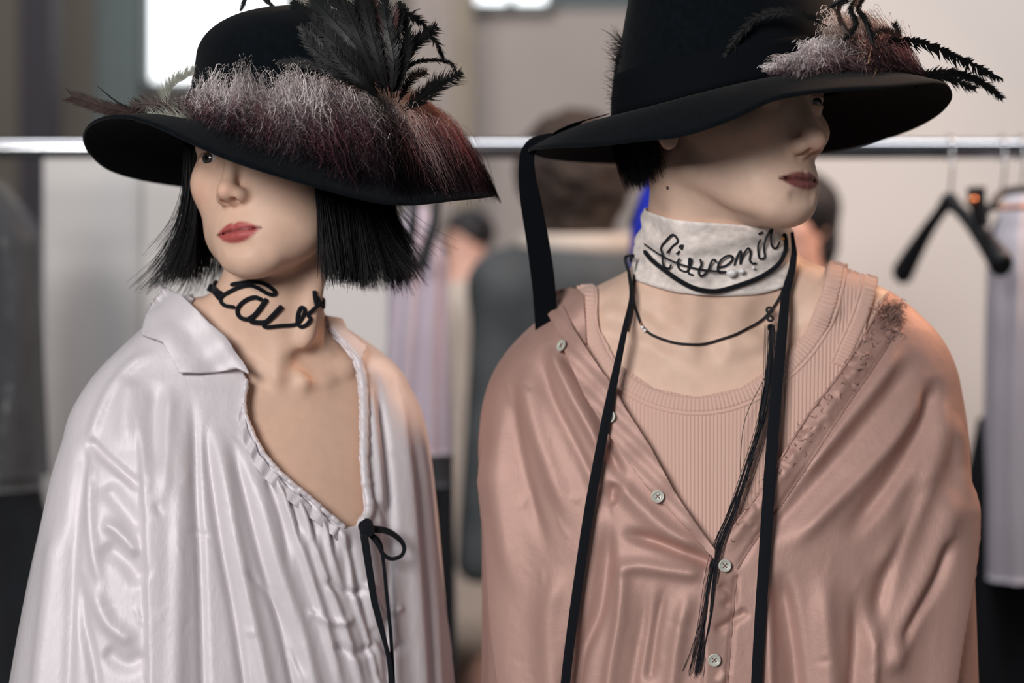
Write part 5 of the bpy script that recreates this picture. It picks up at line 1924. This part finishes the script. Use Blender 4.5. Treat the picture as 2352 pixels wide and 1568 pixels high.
M['dark_cloth'] = material('dark_cloth', srgb(16, 20, 27), rough=0.9, sheen=0.1, noise=(20, 0.3), bump=[(40, 0.3, 0.01, (1, 1, 0.3))])
M['grey_cloth'] = material('grey_cloth', srgb(72, 76, 78), rough=0.9, noise=(12, 0.25), bump=[(60, 0.3, 0.006, (1, 1, 1))])
M['cream_cloth'] = material('cream_cloth', srgb(196, 184, 172), rough=0.85, noise=(8, 0.1), bump=[(30, 0.3, 0.01, (1, 1, 0.3))])
M['white_cloth'] = material('white_cloth', srgb(226, 220, 228), rough=0.8, noise=(6, 0.03), bump=[(30, 0.2, 0.01, (1, 1, 0.3))])
M['lilac_cloth'] = material('lilac_cloth', srgb(204, 190, 204), rough=0.8, noise=(6, 0.06), bump=[(30, 0.3, 0.01, (1, 1, 0.3))])
M['blue_cloth'] = material('blue_cloth', srgb(18, 42, 190), rough=0.8, noise=(10, 0.1), bump=[(30, 0.2, 0.01, (1, 1, 0.3))])
M['far_skin'] = material('far_skin', srgb(206, 160, 142), rough=0.55, noise=(20, 0.06))
M['brown_curls'] = material('brown_curls', srgb(58, 44, 36), rough=0.7, noise=(60, 0.4), bump=[(90, 0.8, 0.02, (1, 1, 1))])
M['far_dark_hair'] = material('far_dark_hair', srgb(24, 22, 26), rough=0.6, noise=(60, 0.3), bump=[(120, 0.6, 0.01, (1, 1, 0.3))])
M['plastic_film'] = material('plastic_film', srgb(214, 220, 226), rough=0.14, spec=0.9, alpha=0.07, bump=[(14, 0.7, 0.03, (1, 1, 0.4))])

# the hall
def struct(o):
    return tag(o, kind='structure')


YB = 6.0
struct(box('floor', -4.2, 4.2, -3.0, YB + 0.2, -0.1, 0.0, M['floor']))
wb = struct(box('wall_back', -4.2, 4.2, YB, YB + 0.15, 0, 4.2, M['wall_taupe']))
box('panel', X(1090, YB), X(1700, YB), YB - 0.04, YB + 0.01, 0.0, Zp(20, YB), M['wall_mauve'], wb)
box('panel', X(945, YB), X(1072, YB), YB - 0.04, YB + 0.01, 0.0, 4.0, M['wall_mauve'], wb)
box('panel', X(228, YB), X(330, YB), YB - 0.05, YB + 0.01, 0.0, 4.0, M['teal_grey'], wb)
box('panel', X(1260, YB), X(1700, YB), YB - 0.045, YB + 0.01, Zp(28, YB), Zp(-220, YB), M['teal_grey'], wb)
struct(box('trim_1', X(62, 5.6), X(138, 5.6), 5.5, 5.62, 0, 4.2, M['post_dark']))
struct(box('trim_2', X(1042, 5.7), X(1088, 5.7), 5.6, 5.7, 0, 4.2, M['post_beige']))
struct(box('wall_left', -4.35, -4.2, -3.0, YB, 0, 4.2, M['wall_taupe']))
struct(box('wall_right', 4.2, 4.35, -3.0, YB, 0, 4.2, M['wall_pale']))


def window(name, px0, px1, py0, py1, Y, nx, nz):
    x0, x1, z0, z1 = X(px0, Y), X(px1, Y), Zp(py1, Y), Zp(py0, Y)
    root = empty(name, ((x0 + x1) / 2, Y, z0))
    struct(root)
    dx, dz = (x1 - x0) / nx, (z1 - z0) / nz
    for i in range(nx):
        for j in range(nz):
            box('pane', x0 + i * dx + 0.012, x0 + (i + 1) * dx - 0.012, Y - 0.01, Y, z0 + j * dz + 0.012, z0 + (j + 1) * dz - 0.012, M['window_glow'], root)
    for i in range(nx + 1):
        box('mullion', x0 + i * dx - 0.014, x0 + i * dx + 0.014, Y - 0.03, Y + 0.005, z0 - 0.014, z1 + 0.014, M['frame_grey'], root)
    for j in range(nz + 1):
        box('transom', x0 - 0.014, x1 + 0.014, Y - 0.03, Y + 0.005, z0 + j * dz - 0.014, z0 + j * dz + 0.014, M['frame_grey'], root)
    return root


window('window_1', 342, 660, -420, 196, YB - 0.02, 1, 1)
window('window_2', 1085, 1262, -400, 18, YB - 0.05, 2, 1)
# pale partition on the right
struct(box('wall_partition', X(1750, 4.4), 4.2, 4.4, 4.5, 0, 4.2, M['wall_pale']))

# white boards standing behind the rack
for i, (a, b, Y, lab) in enumerate([(98, 326, 3.05, 'narrow white display board at the far left behind the rail'), (327, 905, 3.03, 'wide white display board behind the person with bobbed hair')]):
    bd = empty('display_board', ((X(a, Y) + X(b, Y)) / 2, Y, 0))
    tag(bd, lab, 'board')
    box('board_sheet', X(a, Y), X(b, Y), Y, Y + 0.012, 0.05, Zp(352, Y), M['board'], bd)
    for xx in (X(a, Y) + 0.06, X(b, Y) - 0.06):
        box('foot', xx - 0.03, xx + 0.03, Y - 0.12, Y + 0.14, 0, 0.05, M['black_plastic'], bd)

# clothes rack
YR = 2.6
ZR = Zp(341, YR)
rack = empty('clothes_rack', (0, YR, 0))
tag(rack, 'chrome clothes rack whose long rail runs behind both people', 'clothes rack')
v, f = tube(np.array([(x, YR, ZR) for x in np.linspace(-1.15, 1.15, 12)]), 0.0155, 20)
obj('rail', v, f, M['chrome'], rack)
for s in (-1, 1):
    v, f = tube(np.array([(s * 1.12, YR, z) for z in np.linspace(0.08, ZR, 8)]), 0.0145, 16)
    obj('upright', v, f, M['chrome'], rack)
    v, f = tube(np.array([(s * 1.12, YR + y, 0.07) for y in np.linspace(-0.28, 0.28, 8)]), 0.0145, 16)
    obj('foot', v, f, M['chrome'], rack)
    for y in (-0.26, 0.26):
        a = np.linspace(0, 2 * np.pi, 20)
        v, f = tube(np.stack([s * 1.12 + 0 * a, YR + y + 0.024 * np.cos(a), 0.032 + 0.024 * np.sin(a)], 1), 0.008, 10)
        obj('castor', v, f, M['black_plastic'], rack)


def hook(x, Y, ztop, zneck, tilt=0.0):
    a = np.linspace(-0.35 * np.pi, np.pi, 26)
    r = 0.019
    q = np.stack([x + 0 * a, Y + r * np.cos(a) * 1.0, ztop + r * np.sin(a)], 1)[::-1]
    q = np.vstack([q, [[x, Y + 0.006, ztop - 0.02], [x, Y, (ztop + zneck) / 2], [x, Y, zneck]]]) if False else np.vstack([[[x, Y - 0.004, zneck], [x, Y - r, (ztop + zneck) * 0.5], [x, Y - r, ztop - 0.012]], q])
    return tube(spline(q, 60), 0.0018, 8)


def hanger(name, label, x, Y, yaw, ztop, mat, half=0.21, drop=0.10, thick=0.013, neck=0.07, bar=False, cat='hanger', arms=True, group=None):
    """coat hanger on the rail: wire hook, shaped arms"""
    root = empty(name, (x, Y, ztop))
    tag(root, label, cat, group)
    v, f = hook(x, Y, ztop, ztop - neck)
    obj('hook', v, f, M['chrome'], root)
    c, s = math.cos(math.radians(yaw)), math.sin(math.radians(yaw))
    t = np.linspace(-1, 1, 50)
    zz = ztop - neck - 0.008 - drop * np.abs(t) ** 1.25 + 0.004 * np.exp(-(t / 0.12) ** 2)
    q = np.stack([x + t * half * c, Y + t * half * s, zz], 1)
    R = thick * (0.55 + 0.75 * np.clip(np.abs(t), 0, 1) ** 1.5) * np.where(np.abs(t) > 0.96, 0.8, 1) * (1 + 0.5 * np.exp(-(t / 0.12) ** 2))
    v, f = tube(q, R, 12, R * 0.8)
    obj('arm', v, f, mat, root)
    if bar:
        v, f = tube(np.array([q[4], q[-5]]) - np.array([0, 0, 0.02]), 0.004, 8)
        obj('bar', v, f, M['chrome'], root)
    return root, q


def cloth_hang(name, x, Y, rows, mat, parent, seed=0, folds=9, amp=0.008):
    """hanging garment: rows of (z, half width, half depth, shift)"""
    r = np.random.default_rng(seed)
    z = np.array([q[0] for q in rows])
    zz = np.linspace(z[0], z[-1], 50)
    g = lambda k: np.interp(-zz, -z, [q[k] for q in rows])
    hw_, hd, sh = g(1), g(2), g(3)
    n = 96
    a = np.linspace(0, 2 * np.pi, n, endpoint=False)
    ph = r.uniform(0, 6)
    t = np.linspace(0, 1, 50)[:, None]
    w = 1 + (amp / np.maximum(hd, 0.02))[:, None] * np.sin(folds * a[None] + ph + 1.2 * np.sin(3 * t + ph)) * np.clip(t * 3, 0.1, 1)
    V = np.stack([x + sh[:, None] + hw_[:, None] * np.sign(np.cos(a)) * np.abs(np.cos(a)) ** 0.8 * (0.97 + 0.03 * w), Y + hd[:, None] * np.sin(a)[None] * w, np.repeat(zz[:, None], n, 1)], -1).reshape(-1, 3)
    i, j = np.meshgrid(np.arange(49), np.arange(n), indexing='ij')
    F = np.stack([i * n + j, (i + 1) * n + j, (i + 1) * n + (j + 1) % n, i * n + (j + 1) % n], -1).reshape(-1, 4).tolist()
    F.append(list(range(n))[::-1])
    F.append([49 * n + u for u in range(n)])
    return obj(name, V, F, mat, parent)


# left end: dark garments under clear film
def hung(name, label, px, top, bot, hwid, mat, cat, seed, film=False, dz=0.0, half=0.18, dY=0.0, drop=0.06, hd=0.05, filmbot=None, lower=None):
    x = X(px, YR)
    root = empty(name, (x, YR, Zp(top, YR)))
    tag(root, label, cat)
    zt, zb = Zp(top, YR), Zp(bot, YR)
    cloth_hang('cloth', x, YR, [(zt, hwid * 0.28, 0.02, 0), (zt - 0.035, hwid * 0.62, 0.03, 0), (zt - 0.085, hwid * 0.95, hd * 0.8, 0), (zt - 0.2, hwid, hd, 0), (zb, hwid * 1.1, hd * 1.2, 0)], mat, root, seed)
    if film:
        fz = Zp(filmbot, YR) if filmbot else zb - 0.03
        cloth_hang('clear_film', x, YR, [(zt + 0.012, hwid * 0.34, 0.03, 0), (zt - 0.03, hwid * 0.75, 0.045, 0), (zt - 0.08, hwid * 1.08, hd * 1.1, 0), (zt - 0.2, hwid * 1.18, hd * 1.45, 0), (fz, hwid * 1.2, hd * 1.6, 0)], M['plastic_film'], root, seed + 3, 7, 0.012)
    if lower:
        za, zc = Zp(lower[0], YR), Zp(lower[1], YR)
        hw2 = lower[2]
        cloth_hang('dark_layer', x, YR + 0.02, [(za, hw2 * 0.7, hd * 0.5, 0), (za - 0.1, hw2 * 0.95, hd * 0.6, 0), (zc, hw2 * 1.1, hd * 0.9, 0)], M['dark_cloth'], root, seed + 9)
    # its hanger
    v, f = hook(x, YR, ZR, zt)
    obj('hook', v, f, M['chrome'], root)
    t = np.linspace(-1, 1, 30)
    q = np.stack([x + t * hwid * 0.9, YR + 0 * t, zt - 0.004 - 0.075 * np.abs(t) ** 1.3], 1)
    v, f = tube(q, 0.007, 10)
    obj('hanger_bar', v, f, M['black_plastic'], root)
    return root


hung('garment_bag', 'dark garment in clear film hanging at the left edge', -42, 432, 1090, 0.092, M['dark_cloth'], 'garment', 3, True, filmbot=1120, lower=(1060, 1800, 0.105))
hung('garment_bag', 'lilac garment in clear film hanging between the two people', 960, 470, 1040, 0.047, M['lilac_cloth'], 'garment', 5, True, filmbot=1110, lower=(900, 1800, 0.056))
hung('hanging_garment', 'bright blue garment hanging behind the short-haired neck', 1506, 400, 1200, 0.040, M['blue_cloth'], 'garment', 9)
hung('hanging_dress', 'long white garment hanging at the right edge', 2345, 432, 1328, 0.052, M['white_cloth'], 'garment', 10, lower=(960, 1800, 0.085))
# dark clip hangers in the middle
for i, (px, py, lab) in enumerate([(938, 470, 'slim black hanger clip on the lilac bag, left of two'), (990, 452, 'slim black hanger clip on the lilac bag, right of two')]):
    x = X(px, 2.5)
    root = empty('hanger_clip', (x, 2.5, Zp(py, 2.5)))
    tag(root, lab, 'clip')
    q = at([(px + 14, py - 10, 2.5), (px + 8, py + 60, 2.5), (px - 10, py + 120, 2.5), (px - 24, py + 165, 2.5)])
    v, f = tube(spline(q, 20), np.linspace(0.006, 0.010, 20), 10, np.linspace(0.004, 0.006, 20))
    obj('clip_body', v, f, M['black_plastic'], root)
    v, f = hook(X(px + 14, 2.5), 2.5, ZR - 0.01, Zp(py - 10, 2.5))
    obj('hook', v, f, M['chrome'], root)

# empty black hanger on the right, seen at an angle
hanger('coat_hanger', 'empty black moulded coat hanger hanging from the rail', X(2180, YR), YR, -77, ZR, M['black_plastic'], half=0.165, drop=0.105, thick=0.0165, neck=0.075)
# clip hanger with copper joint beside it
r2 = empty('clip_hanger', tuple(W(2240, 450, 2.50)))
tag(r2, 'dark clip hanger with a copper joint beside the empty hanger', 'hanger')
v, f = join([tube(spline(at([(2242, 430, 2.46), (2244, 460, 2.46), (2250, 490, 2.46), (2258, 520, 2.46)]), 20), np.linspace(0.014, 0.010, 20), 12), tube(spline(at([(2252, 500, 2.46), (2280, 470, 2.47), (2310, 440, 2.49), (2400, 432, 2.50)]), 20), 0.006, 10)])
obj('clip_body', v, f, M['black_plastic'], r2)
bead('joint', W(2232, 462, 2.446), 0.0085, M['copper'], r2)
v, f = tube(np.array(at([(2255, 478, 2.49), (2420, 474, 2.49)])), 0.004, 10)
obj('bar', v, f, M['copper'], r2)
v, f = hook(X(2300, YR), YR, ZR, Zp(440, YR))
obj('hook', v, f, M['chrome'], r2)


# ------------------------------------------------------------------ people further back
def far_person(label, px, py, Y, yaw, hair_mat, cloth_mat, curl=0.0, collar=None, shoulder=0.20, hs=1.0, seed=0, hair_len=0.0, neck=0.24):
    """standing figure seen small and out of focus: body, hair, coat"""
    c = W(px, py, Y)
    hd = Head(c + np.array([0, 0, -0.02]), yaw, 0, 0, k=1.0 * hs)
    root = empty('person', (c[0], c[1], 0))
    tag(root, label, 'person')
    y = math.radians(yaw)
    lf = np.array([math.cos(y), -math.sin(y), 0])
    nb = c + np.array([0, 0, -neck])

    def body(P):
        d = hd(P)
        d = smin(d, rcone(P, c + np.array([0, 0.0, -0.08]), nb, 0.052, 0.056), 0.02)
        d = smin(d, rcone(P, nb - lf * shoulder * 0.7 + [0, 0, -0.05], nb + lf * shoulder * 0.7 + [0, 0, -0.05], 0.055, 0.055), 0.05)
        d = smin(d, rcone(P, nb + [0, 0, -0.05], nb + [0, 0, -0.55], 0.10, 0.12), 0.08)
        for s in (-1, 1):
            d = smin(d, rcone(P, c * [1, 1, 0] + lf * s * 0.09 + [0, 0, c[2] - 0.80], c * [1, 1, 0] + lf * s * 0.10 + [0, 0, 0.06], 0.085, 0.05), 0.03)
            d = smin(d, rcone(P, c * [1, 1, 0] + lf * s * 0.10 + [0, 0, 0.04], c * [1, 1, 0] + lf * s * 0.10 + [0, -0.12, 0.04], 0.04, 0.035), 0.02)
        return d
    V, F = surface_nets(body, c - [0.4, 0.4, c[2]], c + [0.4, 0.4, 0.15], 0.012, L=3)
    obj('body', V, F, M['far_skin'], root)

    def hair(P):
        q = hd.local(P)
        d = ell(q, (0, -14, 34), (88 + 30 * curl, 100 + 26 * curl, 86 + 28 * curl)) * 0.001
        if hair_len:
            d = smin(d, ell(q, (0, -40, -30 - hair_len * 0.4), (78, 55, 60 + hair_len)) * 0.001, 0.02)
        d = smax(d, -ell(q, (0, 100, -50), (62, 70, 82)) * 0.001, 0.015)
        d = d + (wave_noise(P, seed, 8, 90, 190) * 0.010 * (0.25 + curl)).astype(P.dtype)
        return d
    V, F = surface_nets(hair, c - 0.26, c + 0.26, 0.007, L=3, slack=2.2)
    obj('hair', V, F, hair_mat, root)

    def coat(P):
        d = rcone(P, nb - lf * shoulder + [0, 0, -0.06], nb + lf * shoulder + [0, 0, -0.06], 0.065, 0.065)
        d = smin(d, rcone(P, nb + [0, 0, -0.08], nb + [0, 0, -0.85], 0.135, 0.17), 0.10)
        for s in (-1, 1):
            d = smin(d, rcone(P, nb + lf * s * shoulder + [0, 0, -0.06], nb + lf * s * (shoulder + 0.05) + [0, 0, -0.62], 0.062, 0.045), 0.04)
        d = smax(d, -ell(P, nb + np.array([0, 0, 0.04]), (0.085, 0.085, 0.07)), 0.02)
        return d + (wave_noise(P, seed + 4, 5, 20, 45, (1, 1, 0.3)) * 0.006).astype(P.dtype)
    V, F = surface_nets(coat, nb - [0.5, 0.5, 1.1], nb + [0.5, 0.5, 0.15], 0.011, L=3, slack=2.0)
    co = obj('coat', V, F, cloth_mat, root)
    if collar is not None:
        a = np.linspace(0, 2 * np.pi, 50)
        q = np.stack([nb[0] + 0.112 * np.cos(a), nb[1] + 0.095 * np.sin(a), nb[2] + 0.028 + 0.010 * np.sin(a)], 1)
        v, f = tube(q, 0.026, 12, 0.014)
        obj('collar', v, f, collar, co)
    return root


far_person('person with curly brown hair and grey jacket seen from behind', 1320, 408, 3.5, 172, M['brown_curls'], M['grey_cloth'], 1.0, M['cream_cloth'], 0.15, 1.05, 1, 45, 0.165)
far_person('person with dark hair in a cream coat, far back between the two', 1072, 536, 4.6, 40, M['far_dark_hair'], M['cream_cloth'], 0.1, None, 0.09, 0.72, 2, 0, 0.15)
far_person('person in black with dark hair, behind the turned chin', 1826, 490, 3.3, 48, M['far_dark_hair'], M['dark_cloth'], 0.0, None, 0.15, 0.88, 3, 25, 0.20)
